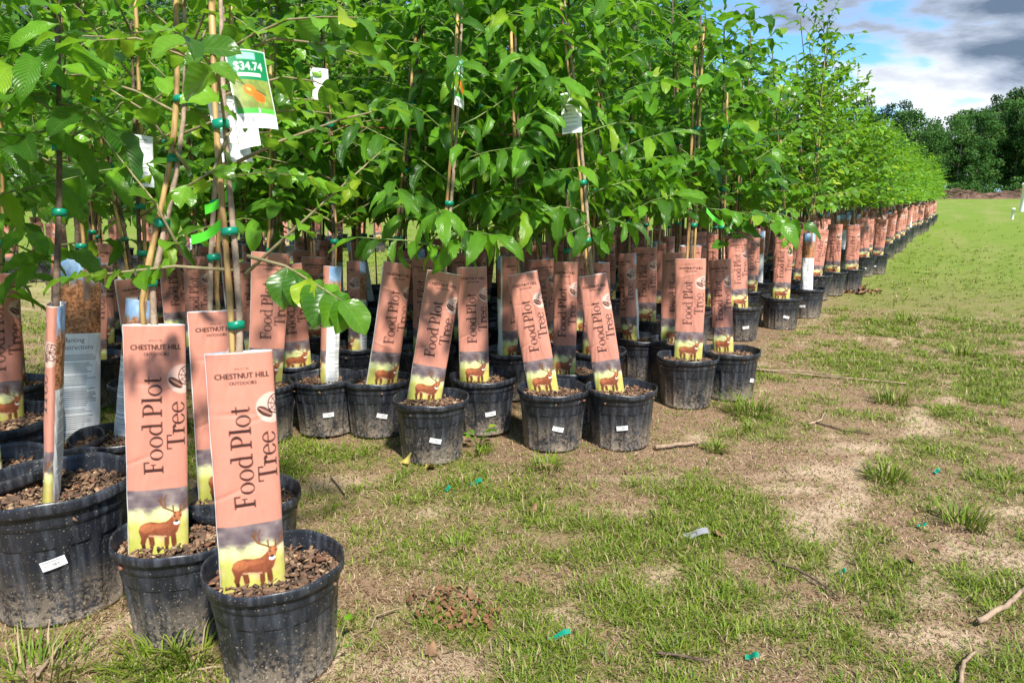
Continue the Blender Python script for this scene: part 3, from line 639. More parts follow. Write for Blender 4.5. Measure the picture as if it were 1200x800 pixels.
def potted(name, loc, kind, label, group, *, big=False, sleeve=None, stem_top=None, H=2.1, res='md', leaves='joined', canes=1, sticker=None,
           extra=(), seed=0, dens=1.0, z0=None, bark='bark_d', ties=(), cards=(), zmax=9., bare=False, lite=False):
    """one nursery tree in its pot. loc: ground point; sleeve: dict(bottom, top, turn, shape, res)"""
    rg = random.Random(seed * 7 + 3); o = empty(name, loc); tag(o, label, 'potted tree', group); loc = Vector(loc)
    sk = 1.34 if big else 1.0; soil = .268 if big else SOIL
    pot = link('pot', ME['pot_big'] if big else (ME['pot_lo'] if lite else ME['pot']), o); rz = rg.random() * 6.28; pot.rotation_euler.z = rz
    mu = link('mulch', ME['mulch_big'] if big else (ME['mulch_lo'] if lite else rg.choice(ME['mulch'])), o, (0, 0, soil)); mu.rotation_euler.z = rg.random() * 6.28
    mu['kind'] = 'stuff'
    tocam = (CAMP - loc); tocam.z = 0; tocam.normalize()
    if sticker is not None:
        st = link('barcode_sticker', ME['sticker_big'] if big else rg.choice(ME['sticker']), pot)
        ang = math.atan2(tocam.y, tocam.x) + math.pi / 2 + R(sticker); st.rotation_euler.z = ang - rz
    S = sleeve or {}
    b = (Vector(S['bottom']) - loc) if 'bottom' in S else Vector((rg.uniform(-.02, .02), rg.uniform(-.02, .02), soil))
    ax = (Vector(S['top']) - loc - b) if 'top' in S else Vector((rg.gauss(0, .05), rg.gauss(0, .05), 1)) * rg.uniform(.45, .50)
    ln = ax.length; axn = ax.normalized(); turn = S.get('turn', rg.gauss(0, 32) if rg.random() > .13 else rg.uniform(120, 240))
    f = Matrix.Rotation(R(turn), 3, 'Z') @ tocam
    shp = S.get('shape', rg.choice((0, 0, 1, 1, 2)))
    if not bare:
        key = 'sl_' + S.get('res', 'lo' if lite else 'md'); lst = ME[key]
        if key == 'sl_md': i = rg.choice([q for q in range(5) if q % 3 == shp])
        else: i = shp
        so = link('sleeve', lst[i], o); so.matrix_local = axis_matrix(b - axn * .012, axn, f, (ln + .012) / SLH, S.get('xs', 1.0))
        if not lite:
            li = link('lining', ME['lining'][shp], so)
    # stem: up through the sleeve, then on
    top_s = b + ax
    T = (Vector(stem_top) - loc) if stem_top is not None else top_s + Vector((axn.x * .5 + rg.gauss(0, .03), axn.y * .5 + rg.gauss(0, .03), 1)) * (H - top_s.z)
    wob = [rg.gauss(0, .008) for _ in range(8)]
    def path(z):
        if z < top_s.z: q = (z - b.z) / max(1e-6, top_s.z - b.z); return b.lerp(top_s, q)
        q = (z - top_s.z) / max(1e-6, T.z - top_s.z); p = top_s.lerp(T, q) if q <= 1 else T + (T - top_s).normalized() * ((q - 1) * (T.z - top_s.z))
        return p + Vector((wob[0] * math.sin(q * 5 + wob[1] * 99), wob[2] * math.sin(q * 6 + wob[3] * 99), 0))
    zs = np.linspace(b.z - .02, H, 12 if not lite else 4)
    stem_r = [(.0085 if not big else .0095) * (1 - .72 * q) + .0012 for q in np.linspace(0, 1, len(zs))]
    if canes or bare or True:
        tr = link('trunk', tube_mesh('trunk', [([path(z) for z in zs], stem_r, 7 if not lite else 4, .05)], M[bark]), o)
    side = Vector((-f.y, f.x, 0)).normalized() * .0165 * rg.choice((-1, 1))
    for c in range(canes):
        hh = min(H, rg.uniform(1.35, 1.75)); cz = np.linspace(b.z - .02, hh, 15); sd = side if c == 0 else -side * 1.05
        rad = [.0058 * (1.22 if i % 3 == 1 else 1) for i in range(15)]
        link('stake', tube_mesh('stake', [([path(z) + sd + rg.choice((0, 0)) * sd for z in cz], rad, 7)], M['bamboo']), o)
    for z in (ties if ties else ([] if lite else [rg.uniform(.74, .84), rg.uniform(.95, 1.1), rg.uniform(1.25, 1.4)])):
        if z < H: tape_band(o, path(z) + side * .45, .0165, axn)
    S2 = SPEC[kind].copy()
    if z0 is not None: SPEC[kind]['z0'] = z0
    shared = leaves in ('md', 'lo') and not extra
    if not shared: tw, lv = crown(kind, H, path, rg, dens, zmax)
    SPEC[kind] = S2
    if shared:
        HB = 2.2; var = rg.randrange(6 if leaves == 'md' else 4); key = (kind, leaves, var)
        if key not in SHARED:
            SPEC[kind]['z0'] = .86; tw, lv = crown(kind, HB, lambda z: Vector((.012 * math.sin(z * 4 + var), .012 * math.cos(z * 3 + var), z)), random.Random(var * 31 + 5), 1.15 if leaves == 'md' else .9)
            if leaves == 'lo': lv = [(m @ Matrix.Scale(1.3, 4), q) for i_, (m, q) in enumerate(lv) if i_ % 10 < 7]
            SPEC[kind] = S2; SHARED[key] = (joined_leaves('crown', kind, lv, leaves), tube_mesh('branches', [(q, r, 4) for q, r in tw], M['greentwig']))
        base = path(.7); tip = path(H); k = (H - .7) / (HB - .7); ra = rg.random() * 6.28; w = rg.uniform(.9, 1.15)
        sx, sy = (tip.x - base.x) / (HB - .7), (tip.y - base.y) / (HB - .7); c, s = math.cos(ra) * w, math.sin(ra) * w
        mtx = Matrix(((c, -s, sx, base.x - .7 * sx), (s, c, sy, base.y - .7 * sy), (0, 0, k, .7 - .7 * k), (0, 0, 0, 1)))
        x = link('crown', SHARED[key][0], o); x.matrix_local = mtx; x['kind'] = 'stuff'
        if not lite: y_ = link('branches', SHARED[key][1], o); y_.matrix_local = mtx
    for e in extra:
        pts = [Vector(p) - loc for p in e['pts']]
        n = len(pts); tw.append((pts, list(np.linspace(e.get('r', .0042), .0012, n))))
        lv += twig_leaves(pts, kind, rg, e.get('size', 1.0), e.get('gap', .035), e.get('start', .1), e.get('sag', 0.))
    if shared: pass
    elif leaves == 'objects':
        br = link('branches', tube_mesh('branches', [(p, r, 5) for p, r in tw], M['greentwig'] if kind != 'oval' else M['twig']), o)
        for m, v in lv[:300]:
            l = bpy.data.objects.new('leaf', LEAF_ME[kind, v]); COL.objects.link(l); l.parent = br; l.matrix_local = m
        stat['leaves'] += min(300, len(lv))
        if len(lv) > 300:
            x = link('crown', joined_leaves('crown', kind, lv[300:], 'md'), br); x['kind'] = 'stuff'
    else:
        x = link('crown', joined_leaves('crown', kind, lv, leaves if leaves in ('md', 'lo') else 'md'), o); x['kind'] = 'stuff'
        if not lite: link('branches', tube_mesh('branches', [(p, r, 4) for p, r in tw], M['greentwig']), o)
    for (cm, P, fdir, axs, scl) in cards:
        c = link('hang_tag' if cm == 'hang' else 'care_card', ME[cm], o); c.matrix_local = axis_matrix(Vector(P) - loc, axs, fdir, scl, scl)
    stat['trees'] += 1
    return o, path

# ------------------------------------------------------------------ ground
BED_U0, BED_U1 = -4.4, -1.0
def axis_coords(lo, hi, c0, c1, step, grow):
    a = list(np.arange(c0, c1, step)); s = step
    while a[-1] < hi: s *= grow; a.append(a[-1] + s)
    s = step; b = [c0]
    while b[-1] > lo: s *= grow; b.append(b[-1] - s)
    return np.array(b[1:][::-1] + a)
gx = axis_coords(-700, 700, -3.6, 5.0, .045, 1.09); gy = axis_coords(-300, 900, .3, 8.5, .045, 1.07)
BARE = [(880, 540, .55, .28, .95), (760, 520, .35, .2, .85), (960, 528, 0.252, 0.144, .8), (1080, 500, 0.216, 0.180, .6), (620, 675, 0.202, 0.108, .8), (470, 690, 0.216, 0.086, .8), (490, 775, 0.230, 0.072, .9), (400, 560, 0.202, 0.115, .8),
        (1120, 735, 0.158, 0.072, .8), (1180, 600, 0.180, 0.101, .7), (720, 595, 0.158, 0.072, .6), (1000, 460, 0.252, 0.216, .5), (930, 720, 0.180, 0.072, .6), (820, 780, 0.144, 0.058, .7), (1050, 650, 0.180, 0.072, .6), (60, 700, .4, .25, .75), (60, 330, 1.7, 2.2, 1.0), (250, 330, 1.5, 2.0, .8), (700, 740, 0.144, 0.050, .6), (580, 600, 0.108, 0.058, .5), (860, 650, 0.144, 0.072, .5)]
SAND = [(960, 552, 0.144, 0.086, 1), (935, 572, 0.115, 0.058, 1), (1010, 524, 0.144, 0.072, .9), (490, 783, 0.158, 0.058, .8), (1110, 745, 0.115, 0.050, 1), (1195, 598, 0.086, 0.050, 1), (400, 565, 0.130, 0.072, .7), (750, 560, 0.216, 0.050, .5), (560, 690, 0.072, 0.029, .4), (60, 328, 1.8, 1.6, .8), (250, 328, 1.5, 1.6, .7), (720, 597, 0.072, 0.029, .8), (905, 705, 0.086, 0.036, .6), (780, 600, 0.072, 0.029, .6), (1080, 690, 0.072, 0.036, .7)]
def blobs(x, y, lst):
    out = np.zeros_like(x)
    for px, py, ru, rv, k in lst:
        c = at_z(px, py, 0); R2 = (3.2 * max(ru, rv)) ** 2; sel = (x - c.x) ** 2 + (y - c.y) ** 2 < R2; xs = x[sel]; ys = y[sel]; dx = xs - c.x; dy = ys - c.y
        a = (dx * RIGHT.x + dy * RIGHT.y) / ru; b = (dx * FWD.x + dy * FWD.y) / rv
        wob = 1 + 1.3 * (fbm(xs * 4 + px, ys * 4, 3) - .5) + 1.0 * (fbm(xs * 15, ys * 15 + py, 3) - .5)
        out[sel] = np.maximum(out[sel], k * sstep(1.35, .35, np.sqrt(a * a + b * b) * wob))
    return out
def ground_masks(x, y):
    n = fbm(x * 1.1 + 5, y * 1.1 + 2, 4); nf = fbm(x * 5.2, y * 5.2 + 7, 3)
    r = np.hypot(x, y)
    g = sstep(.36, .60, n * .34 + nf * .38 + fbm(x * 15 + 3, y * 15, 2) * .30 + .05 * sstep(4, 9, r))
    g = np.maximum(g, sstep(5.5, 9.5, r) * (.72 + .28 * sstep(.3, .5, n)))
    bare = blobs(x, y, BARE)
    bed = sstep(BED_U0 - .15, BED_U0 + .2, x) * sstep(BED_U1 + .15, BED_U1 - .2, x) * sstep(1.95, 2.35, y)
    bed1 = sstep(BED_U1 + .1, BED_U1 - .15, x) * sstep(1.9, 1.55, y) * sstep(-4, -3.4, x)
    g = g * (1 - bare * .93) * (1 - .9 * bed) * (1 - .35 * bed1)
    sand = np.maximum(blobs(x, y, SAND), .9 * sstep(.62, .72, fbm(x * 8 + 31, y * 3.4, 4)) * sstep(9, 5, r))
    g = g * (1 - .85 * sand)
    return g, sand, bed
def ground_z(x, y):
    r = np.hypot(x, y); k = sstep(14, 7, r)
    return ((fbm(x * 2.3, y * 2.3 + 3, 3) - .62) * .022 + (fbm(x * 14, y * 14, 2) - .6) * .007) * k - .002
def mat_ground():
    m, nt, b = new_mat('sandy turf'); N = nt.nodes; L = nt.links
    a = N.new('ShaderNodeAttribute'); a.attribute_name = 'mask'; sep = N.new('ShaderNodeSeparateColor'); L.new(a.outputs['Color'], sep.inputs[0])
    tc = N.new('ShaderNodeTexCoord')
    def noise(s, d=6, r=.6):
        n = N.new('ShaderNodeTexNoise'); n.inputs['Scale'].default_value = s; n.inputs['Detail'].default_value = d; n.inputs['Roughness'].default_value = r; L.new(tc.outputs['Object'], n.inputs['Vector']); return n.outputs[0]
    def ramp(v, *st):
        r = N.new('ShaderNodeValToRGB'); L.new(v, r.inputs[0]); e = r.color_ramp.elements
        while len(e) < len(st): e.new(.5)
        for el, (p, c) in zip(e, st): el.position = p; el.color = (*c, 1)
        return r.outputs[0]
    def mix(f, c1, c2):
        n = N.new('ShaderNodeMix'); n.data_type = 'RGBA'; L.new(f, n.inputs[0]); L.new(c1, n.inputs[6]); L.new(c2, n.inputs[7]); return n.outputs[2]
    soil = mix(noise(7, 5), ramp(noise(240, 3, .7), (.28, (.12, .068, .04)), (.5, (.28, .175, .11)), (.74, (.48, .35, .235))), ramp(noise(120, 6, .75), (.3, (.22, .13, .075)), (.7, (.44, .30, .19))))
    sand = ramp(noise(260, 5, .7), (.25, (.36, .25, .155)), (.5, (.56, .42, .28)), (.75, (.70, .56, .40)))
    s1 = mix(sep.outputs[1], soil, sand)
    dark = ramp(noise(1.3, 4), (.3, (.16, .10, .06)), (.7, (.24, .16, .10)))
    s2 = mix(sep.outputs[2], s1, mix(noise(60), soil, dark))
    thatch = ramp(noise(150, 6, .8), (.28, (.06, .07, .015)), (.43, (.13, .15, .03)), (.57, (.28, .23, .10)), (.72, (.46, .36, .21)))
    s3 = mix(sep.outputs[0], s2, thatch)
    # far turf, where single blades cannot be seen
    far = mix(noise(.35, 5), ramp(noise(5, 8, .82), (.30, (.06, .125, .010)), (.47, (.13, .22, .025)), (.62, (.21, .27, .05)), (.75, (.34, .31, .13))), ramp(noise(2.2, 9, .8), (.3, (.10, .175, .015)), (.5, (.17, .25, .032)), (.7, (.27, .29, .075))))
    mp = N.new('ShaderNodeMapping'); mp.inputs['Scale'].default_value = (1.0, .10, 1); mp.inputs['Rotation'].default_value = (0, 0, -.25); L.new(tc.outputs['Object'], mp.inputs[0])
    nn = N.new('ShaderNodeTexNoise'); nn.inputs['Scale'].default_value = .8; nn.inputs['Detail'].default_value = 7; nn.inputs['Roughness'].default_value = .65; L.new(mp.outputs[0], nn.inputs['Vector'])
    worn = ramp(nn.outputs[0], (.48, (0, 0, 0)), (.66, (.75, .75, .75)))
    far = mix(worn, far, ramp(noise(4, 7, .8), (.3, (.18, .21, .045)), (.7, (.36, .32, .14))))
    L.new(mix(a.outputs['Alpha'], s3, far), b.inputs['Base Color']); b.inputs['Roughness'].default_value = .95; b.inputs['Specular IOR Level'].default_value = .15
    bp = N.new('ShaderNodeBump'); bp.inputs['Strength'].default_value = .8; bp.inputs['Distance'].default_value = .012; L.new(noise(110, 8, .75), bp.inputs['Height']); L.new(bp.outputs[0], b.inputs['Normal'])
    return m
def build_ground():
    X, Y = np.meshgrid(gx, gy); g, s, bed = ground_masks(X, Y); Z = ground_z(X, Y); r = np.hypot(X, Y)
    fa = .85 * sstep(5.5, 12, r) + .15 * sstep(12, 25, r)
    C = np.stack([g, s, bed, fa], -1).reshape(-1, 4)
    me = np_mesh('ground', np.stack([X, Y, Z], -1).reshape(-1, 3), [grid_faces(len(gy), len(gx))], True, mat_ground(), {'mask': ('FLOAT_COLOR', C)})
    tag(link('ground', me), kind='structure')
build_ground()
def mat_grass():
    m, nt, b = new_mat('grass blade'); N = nt.nodes; L = nt.links
    a = N.new('ShaderNodeAttribute'); a.attribute_name = 'ink'; L.new(a.outputs['Color'], b.inputs['Base Color']); b.inputs['Roughness'].default_value = .5; b.inputs['Specular IOR Level'].default_value = .3
    tr = N.new('ShaderNodeBsdfTranslucent'); L.new(a.outputs['Color'], tr.inputs[0]); mx = N.new('ShaderNodeMixShader'); mx.inputs[0].default_value = .3
    L.new(b.outputs[0], mx.inputs[1]); L.new(tr.outputs[0], mx.inputs[2]); L.new(mx.outputs[0], N['Material Output'].inputs[0]); return m
M['grass'] = mat_grass()
def blades_mesh(name, P, L, W, az, tilt, col):
    n = len(P); d = np.stack([np.cos(az), np.sin(az)], 1); pr = np.stack([-np.sin(az), np.cos(az)], 1)
    V = np.zeros((n, 5, 3))
    h1 = np.sin(tilt) * .55 * L; o1 = np.cos(tilt) * .55 * L; t2 = tilt * .45; h2 = h1 + np.sin(t2) * .45 * L; o2 = o1 + np.cos(t2) * .45 * L
    for k, (o, h, w) in enumerate(((0 * o1, 0 * h1 - .004, W), (o1, h1, W * .8))):
        for q, s in enumerate((-.5, .5)):
            V[:, k * 2 + q, :2] = P[:, :2] + d * o[:, None] + pr * (s * w)[:, None]; V[:, k * 2 + q, 2] = P[:, 2] + h
    V[:, 4, :2] = P[:, :2] + d * o2[:, None]; V[:, 4, 2] = P[:, 2] + h2
    b = (np.arange(n) * 5)[:, None]; Q = b + np.array([0, 1, 3, 2]); T = b + np.array([2, 3, 4])
    C = np.repeat(np.concatenate([col, np.ones((n, 1))], 1)[:, None], 5, 1).reshape(-1, 4)
    return np_mesh(name, V.reshape(-1, 3), [Q, T], True, M['grass'], {'ink': ('FLOAT_COLOR', C)})
def blade_colours(rg, n, dry):
    g = np.array([.095, .175, .012]) + rg.random((n, 1)) * np.array([.15, .14, .02]); s = np.array([.34, .27, .13]) + rg.random((n, 1)) * np.array([.12, .10, .06])
    k = (rg.random(n) < dry)[:, None]; return np.where(k, s, g) * rg.uniform(.75, 1.15, (n, 1))
def build_grass():
    rg = np.random.default_rng(11); N0 = 150000
    r = np.exp(rg.uniform(math.log(.9), math.log(60), N0)); r = np.where(rg.random(N0) < .55, rg.uniform(.9, 7, N0), r)
    th = rg.uniform(-R(41), R(41), N0); x = r * (FWD.x * np.cos(th) + RIGHT.x * np.sin(th)); y = r * (FWD.y * np.cos(th) + RIGHT.y * np.sin(th))
    inbed = (x < -1.2) & (y > 3.0) & (x > BED_U0); x, y, r = x[~inbed], y[~inbed], r[~inbed]; n = len(x)
    g, s, bed = ground_masks(x, y); cl = fbm(x * 7 + 4, y * 7, 3)
    keep = rg.random(n) < (.09 + .91 * np.clip(g * 1.15, 0, 1) ** 1.1 * sstep(.20, .55, cl)) * .9 * (.15 + .85 * sstep(20, 10, r)) * sstep(34, 20, r)
    x2, y2 = np.repeat(x[~keep], 2), np.repeat(y[~keep], 2); x2 = x2 + rg.normal(0, .05, len(x2)); y2 = y2 + rg.normal(0, .05, len(y2)); r2 = np.hypot(x2, y2)
    # every plant is a small spray of runners: blades leave one crown
    k = 5; x, y, g = (np.repeat(q[keep], k) for q in (x, y, g)); n = len(x); print('blades', n)
    r = np.minimum(np.hypot(x, y), 30); az = rg.uniform(0, 6.283, n); of = np.abs(rg.normal(0, .010, n)) * (1 + .10 * r)
    x = x + np.cos(az) * of; y = y + np.sin(az) * of
    L = rg.uniform(.012, .042, n) * (1 + .05 * r) * (.6 + .55 * g); W = rg.uniform(.0017, .0036, n) * (1 + .22 * np.maximum(r - 1.5, 0))
    P = np.stack([x, y, ground_z(x, y)], 1)
    me = blades_mesh('grass', P, L, W, az + rg.normal(0, .6, n), rg.uniform(.08, .95, n), blade_colours(rg, n, .30 - .16 * g))
    tag(link('grass', me), 'short patchy green grass growing over the sandy ground', 'grass', kind='stuff')
    # dry straw and bark crumbs lying on the soil
    k = r2 < 9; x, y, r = x2[k], y2[k], r2[k]; n = len(x); print('straw', n)
    pal = np.array([[.46, .34, .21], [.56, .44, .28], [.30, .19, .11], [.13, .08, .05], [.20, .10, .05]]); col = pal[rg.choice(5, n, p=[.3, .22, .2, .18, .1])] * rg.uniform(.7, 1.15, (n, 1))
    P = np.stack([x, y, ground_z(x, y) + .005], 1)
    me = blades_mesh('straw', P, rg.uniform(.005, .022, n), rg.uniform(.001, .0028, n) * (1 + .1 * r), rg.uniform(0, 6.283, n), rg.uniform(.0, .22, n), col)
    tag(link('straw', me), 'dry straw and bark crumbs strewn over the worn soil', 'straw', kind='stuff')
build_grass()
def tuft(px, py, rad, n, hgt, label, dry=.1):
    rg = np.random.default_rng(int(px + py)); c = at_z(px, py, 0); a = rg.uniform(0, 6.283, n); q = np.sqrt(rg.random(n)) * rad * .45
    P = np.stack([np.cos(a) * q, np.sin(a) * q, np.zeros(n)], 1)
    me = blades_mesh('grass_tuft', P, rg.uniform(.5, 1.15, n) * hgt, rg.uniform(.0025, .0045, n) * (1 + .12 * c.length), a + rg.normal(0, .5, n), rg.uniform(.25, 1.35, n), blade_colours(rg, n, dry))
    tag(link('grass_tuft', me, None, (c.x, c.y, float(ground_z(np.array([c.x]), np.array([c.y]))[0]))), label, 'grass', 'taller grass tufts on the worn ground')
for a in ((1040, 560, .13, 130, .10, 'spiky grass tuft beside the pale sand patch'), (1130, 612, .13, 120, .11, 'wide grass tuft with drooping blades near scattered dry leaves'),
          (1045, 470, .16, 120, .11, 'grass tuft with one long stalk beside the thin cane'), (878, 482, .22, 190, .12, 'bushy grass tuft at the foot of the outer pots'),
          (840, 524, .10, 110, .06, 'low round grass tuft beside the peeled stick on bare soil'), (1125, 415, .2, 110, .1, 'grass tuft out in the lawn past the cane'),
          (878, 503, .06, 50, .07, 'small grass tuft below the bushy one by the pots'), (185, 775, .12, 110, .10, 'long bladed grass clump in front of the middle front pot'), (40, 790, .22, 180, .09, 'grass clump below the wide front pot'),
          (225, 770, .1, 70, .10, 'long bladed grass clump between the two front pots'), (560, 530, .08, 60, .07, 'grass clump between the leaning sleeve pots'), (640, 545, .12, 110, .07, 'yellow green grass clump before the outer pots'), (535, 640, .10, 70, .05, 'short grass clump beside the bark litter patch'),
          (1060, 378, .25, 90, .10, 'grass tuft in the open lawn beside the long row')): tuft(*a)

# ------------------------------------------------------------------ forest at the far side of the field
def forest_mesh(kind, seed, H):
    rg = np.random.default_rng(seed); V, C = [], []
    def clump(c, rad, n, sz, flat=.8):
        d = rg.normal(size=(n, 3)); d /= np.linalg.norm(d, axis=1)[:, None]; q = rg.random(n) ** .4
        p = c + d * q[:, None] * rad * np.array([1, 1, flat]); e1 = rg.normal(size=(n, 3)); e1 /= np.linalg.norm(e1, axis=1)[:, None]
        nn = d + rg.normal(size=(n, 3)) * .6 + np.array([0, 0, .5]); e2 = np.cross(nn, e1); e2 /= np.linalg.norm(e2, axis=1)[:, None] + 1e-6
        s = sz * rg.uniform(.5, 1.3, n)[:, None]
        V.append(np.stack([p - e1 * s, p + e2 * s * .8, p + e1 * s, p - e2 * s * .8], 1)); C.append(rg.random(n) * .75 + .25 * rg.random())
    if kind == 'broad':
        for k in range(34):
            z = H * rg.uniform(.16, .92); w = H * .26 * math.sin(math.pi * min(1, (z / H) * .82 + .18)) ** .7
            a = rg.random() * 6.28; q = rg.uniform(.3, 1.0) * w; clump(np.array([math.cos(a) * q, math.sin(a) * q, z]), H * rg.uniform(.06, .13), 170, H * .0125)
        clump(np.array([0, 0, H * .9]), H * .1, 110, H * .014)
    elif kind == 'pine':
        for k in range(20):
            z = H * rg.uniform(.5, .98); w = H * .20 * (1.1 - z / H) / .6 + .4; a = rg.random() * 6.28; q = rg.uniform(.2, 1.0) * w
            clump(np.array([math.cos(a) * q, math.sin(a) * q, z]), H * rg.uniform(.05, .09), 130, H * .010, .55)
    else:
        for k in range(12):
            a = rg.random() * 6.28; q = H * rg.uniform(0, .6); clump(np.array([math.cos(a) * q, math.sin(a) * q, H * rg.uniform(.2, .75)]), H * rg.uniform(.2, .34), 80, H * .05)
    V = np.concatenate(V); n = len(V); lc = np.zeros((n, 4, 3)); lc[:, :, 0] = .5; lc[:, :, 1] = .33; lc[:, :, 2] = np.concatenate(C)[:, None]
    return np_mesh('crown', V.reshape(-1, 3), [np.arange(n * 4).reshape(-1, 4)], False, M['lf_forest' if kind != 'pine' else 'lf_pine'], {'lc': ('FLOAT_VECTOR', lc.reshape(-1, 3))})
M['lf_forest'] = mat_leaf('wood foliage', (.045, .115, .03), (.10, .225, .05), (.13, .28, .06), .6, 1, 0, 0, .3)
M['lf_pine'] = mat_leaf('pine foliage', (.022, .06, .026), (.05, .11, .038), (.05, .12, .04), .6, 1, 0, 0, .2)
for k_ in ('lf_forest', 'lf_pine'):
    b_ = M[k_].node_tree.nodes['Principled BSDF']; b_.inputs['Roughness'].default_value = .9; b_.inputs['Specular IOR Level'].default_value = .08
M['bark_far'] = plain('grey forest bark', (.26, .23, .19), .9, .3, 3)
def build_forest():
    rg = random.Random(21); crowns = {'broad': [forest_mesh('broad', s, 11.0) for s in (1, 2, 3, 4)], 'pine': [forest_mesh('pine', s, 14.0) for s in (5, 6)], 'bush': [forest_mesh('bush', s, 3.0) for s in (7, 8)]}
    trunks = {}
    for k, H in (('broad', 10), ('pine', 13.4), ('bush', 1.6)):
        tb = [([(0, 0, -.2), (.1, .05, H * .4), (0, .1, H * .75), (.05, 0, H * .97)], [H * .013, H * .010, H * .007, H * .002], 6)]
        if k != 'bush':
            for j in range(5):
                a = j * 2.4; z = H * (.42 + .1 * j); q = H * .16; tb.append(([(0, 0, z), (math.cos(a) * q * .6, math.sin(a) * q * .6, z + q * .5), (math.cos(a) * q, math.sin(a) * q, z + q * .9)], [H * .006, H * .004, H * .001], 5))
        trunks[k] = tube_mesh('trunk', tb, M['bark_far'])
    def put(k, px, dist, s, i, lab=None):
        d = ray(px, HORIZON); d.z = 0; d = d / d.dot(FWD); P = d * dist; H = {'broad': 11, 'pine': 14, 'bush': 3}[k]
        o = empty({'broad': 'forest_tree', 'pine': 'pine_tree', 'bush': 'forest_bush'}[k], (P.x, P.y, 0))
        tag(o, {'broad': 'broadleaf tree in the dark wood across the field', 'pine': 'tall dark pine rising above the wood across the field', 'bush': 'low bush at the edge of the wood behind the brush heap'}[k], 'bush' if k == 'bush' else 'tree', {'broad': 'trees of the far wood', 'pine': 'pines of the far wood', 'bush': 'bushes along the wood'}[k])
        if lab: tag(o, lab[0], None, lab[1])
        rot = rg.random() * 6.28
        c = link('crown', crowns[k][i % len(crowns[k])], o); c.scale = (s * rg.uniform(.9, 1.15), s * rg.uniform(.9, 1.15), s); c.rotation_euler.z = rot; c['kind'] = 'stuff'
        t = link('trunk', trunks[k], o); t.scale = (s, s, s); t.rotation_euler.z = rot
    # heights follow the skyline: (pixel x, pixel y of the top)
    sky = [(-200, 150), (700, 150), (960, 150), (1010, 128), (1060, 132), (1090, 148), (1110, 128), (1135, 122), (1160, 126), (1185, 112), (1215, 108), (1300, 115), (1500, 130)]
    tx = [s[0] for s in sky]; ty = [s[1] for s in sky]; i = 0
    for row, (dist, step, add) in enumerate(((112, 26, 12), (119, 30, 4), (127, 36, 0))):
        x = -180 + row * 11
        while x < 1330:
            near = 930 < x
            top = np.interp(x, tx, ty) + add + rg.uniform(-6, 14); h = 1 + (HORIZON - top) / F_PX * dist
            put('broad', x, dist + rg.uniform(-3, 3), h / 11.0, i); i += 1; x += step * rg.uniform(.7, 1.3) * (1 if near else 2.4)
    for x, top in ((1008, 122), (1030, 128), (1052, 126), (1160, 118), (1178, 114), (1192, 104), (1206, 108), (1240, 112), (970, 135), (1225, 118)):
        put('pine', x, 124, (1 + (HORIZON - top) / F_PX * 124) / 14.0, i); i += 1
    for dist, step, add in ((40, 75, 0), (47, 85, 20)):
        x = -260 + dist
        while x < 760:
            put('broad', x, dist + rg.uniform(-2, 2), rg.uniform(1.0, 1.25), i, ('broadleaf tree standing behind the far bed of pots', 'trees behind the far bed')); i += 1; x += step * rg.uniform(.7, 1.3)
    x = 930
    while x < 1320: put('bush', x, 107 + rg.uniform(-1, 2), rg.uniform(.6, 1.25), i); i += 1; x += rg.uniform(12, 24)
    # brush heap along the wood's edge
    rr = np.random.default_rng(5); tubes = []
    for k in range(900):
        px = rr.uniform(925, 1330); d = ray(px, HORIZON); d.z = 0; d = d / d.dot(FWD); P = d * (100 + rr.uniform(-2.2, 2.2)); a = rr.uniform(-.5, .5) + (0 if rr.random() < .7 else 1.2); L = rr.uniform(.8, 2.6); z = rr.uniform(0, 1.25) * (.7 + .3 * math.sin(px * .08))
        e = RIGHT * math.cos(a) + FWD * math.sin(a) * .6 + UP * rr.uniform(-.25, .3); p0 = P + UP * z; tubes.append(([p0 - e * L / 2, p0 + UP * .06, p0 + e * L / 2], [.05, .06, .02], 4))
    c = at_z(1130, 233, 0); c.z = 0
    o = empty('brush_heap', (c.x, c.y, 0)); tag(o, 'long heap of brown brush and dead branches along the edge of the wood', 'brush heap')
    tw = link('dead_branches', tube_mesh('dead_branches', [([p - c for p in t[0]], t[1], t[2]) for t in tubes], plain('dead brush', (.15, .09, .06), .95, .5, 1.2)), o); tw['kind'] = 'stuff'
    xs = np.linspace(915, 1335, 160); prof = np.array([(-2.6, -.1), (-1.6, .35), (-.6, .8), (.4, .95), (1.4, .5), (2.6, -.1)]); V = []
    for x in xs:
        d = ray(x, HORIZON); d.z = 0; d = d / d.dot(FWD); f = .8 + .5 * (float(fbm(np.array([x * .11]), np.array([3.]), 3)[0]) - .5) * 2
        for q, z in prof: V.append(tuple(d * (100 + q) + UP * (z * f if z > 0 else z) + UP * rg.uniform(-.06, .06) - c))
    link('earth_mound', np_mesh('earth_mound', np.array(V), [grid_faces(160, 6)], False, plain('heap soil', (.13, .075, .05), 1, .5, .8, 1.0)), o)
build_forest()

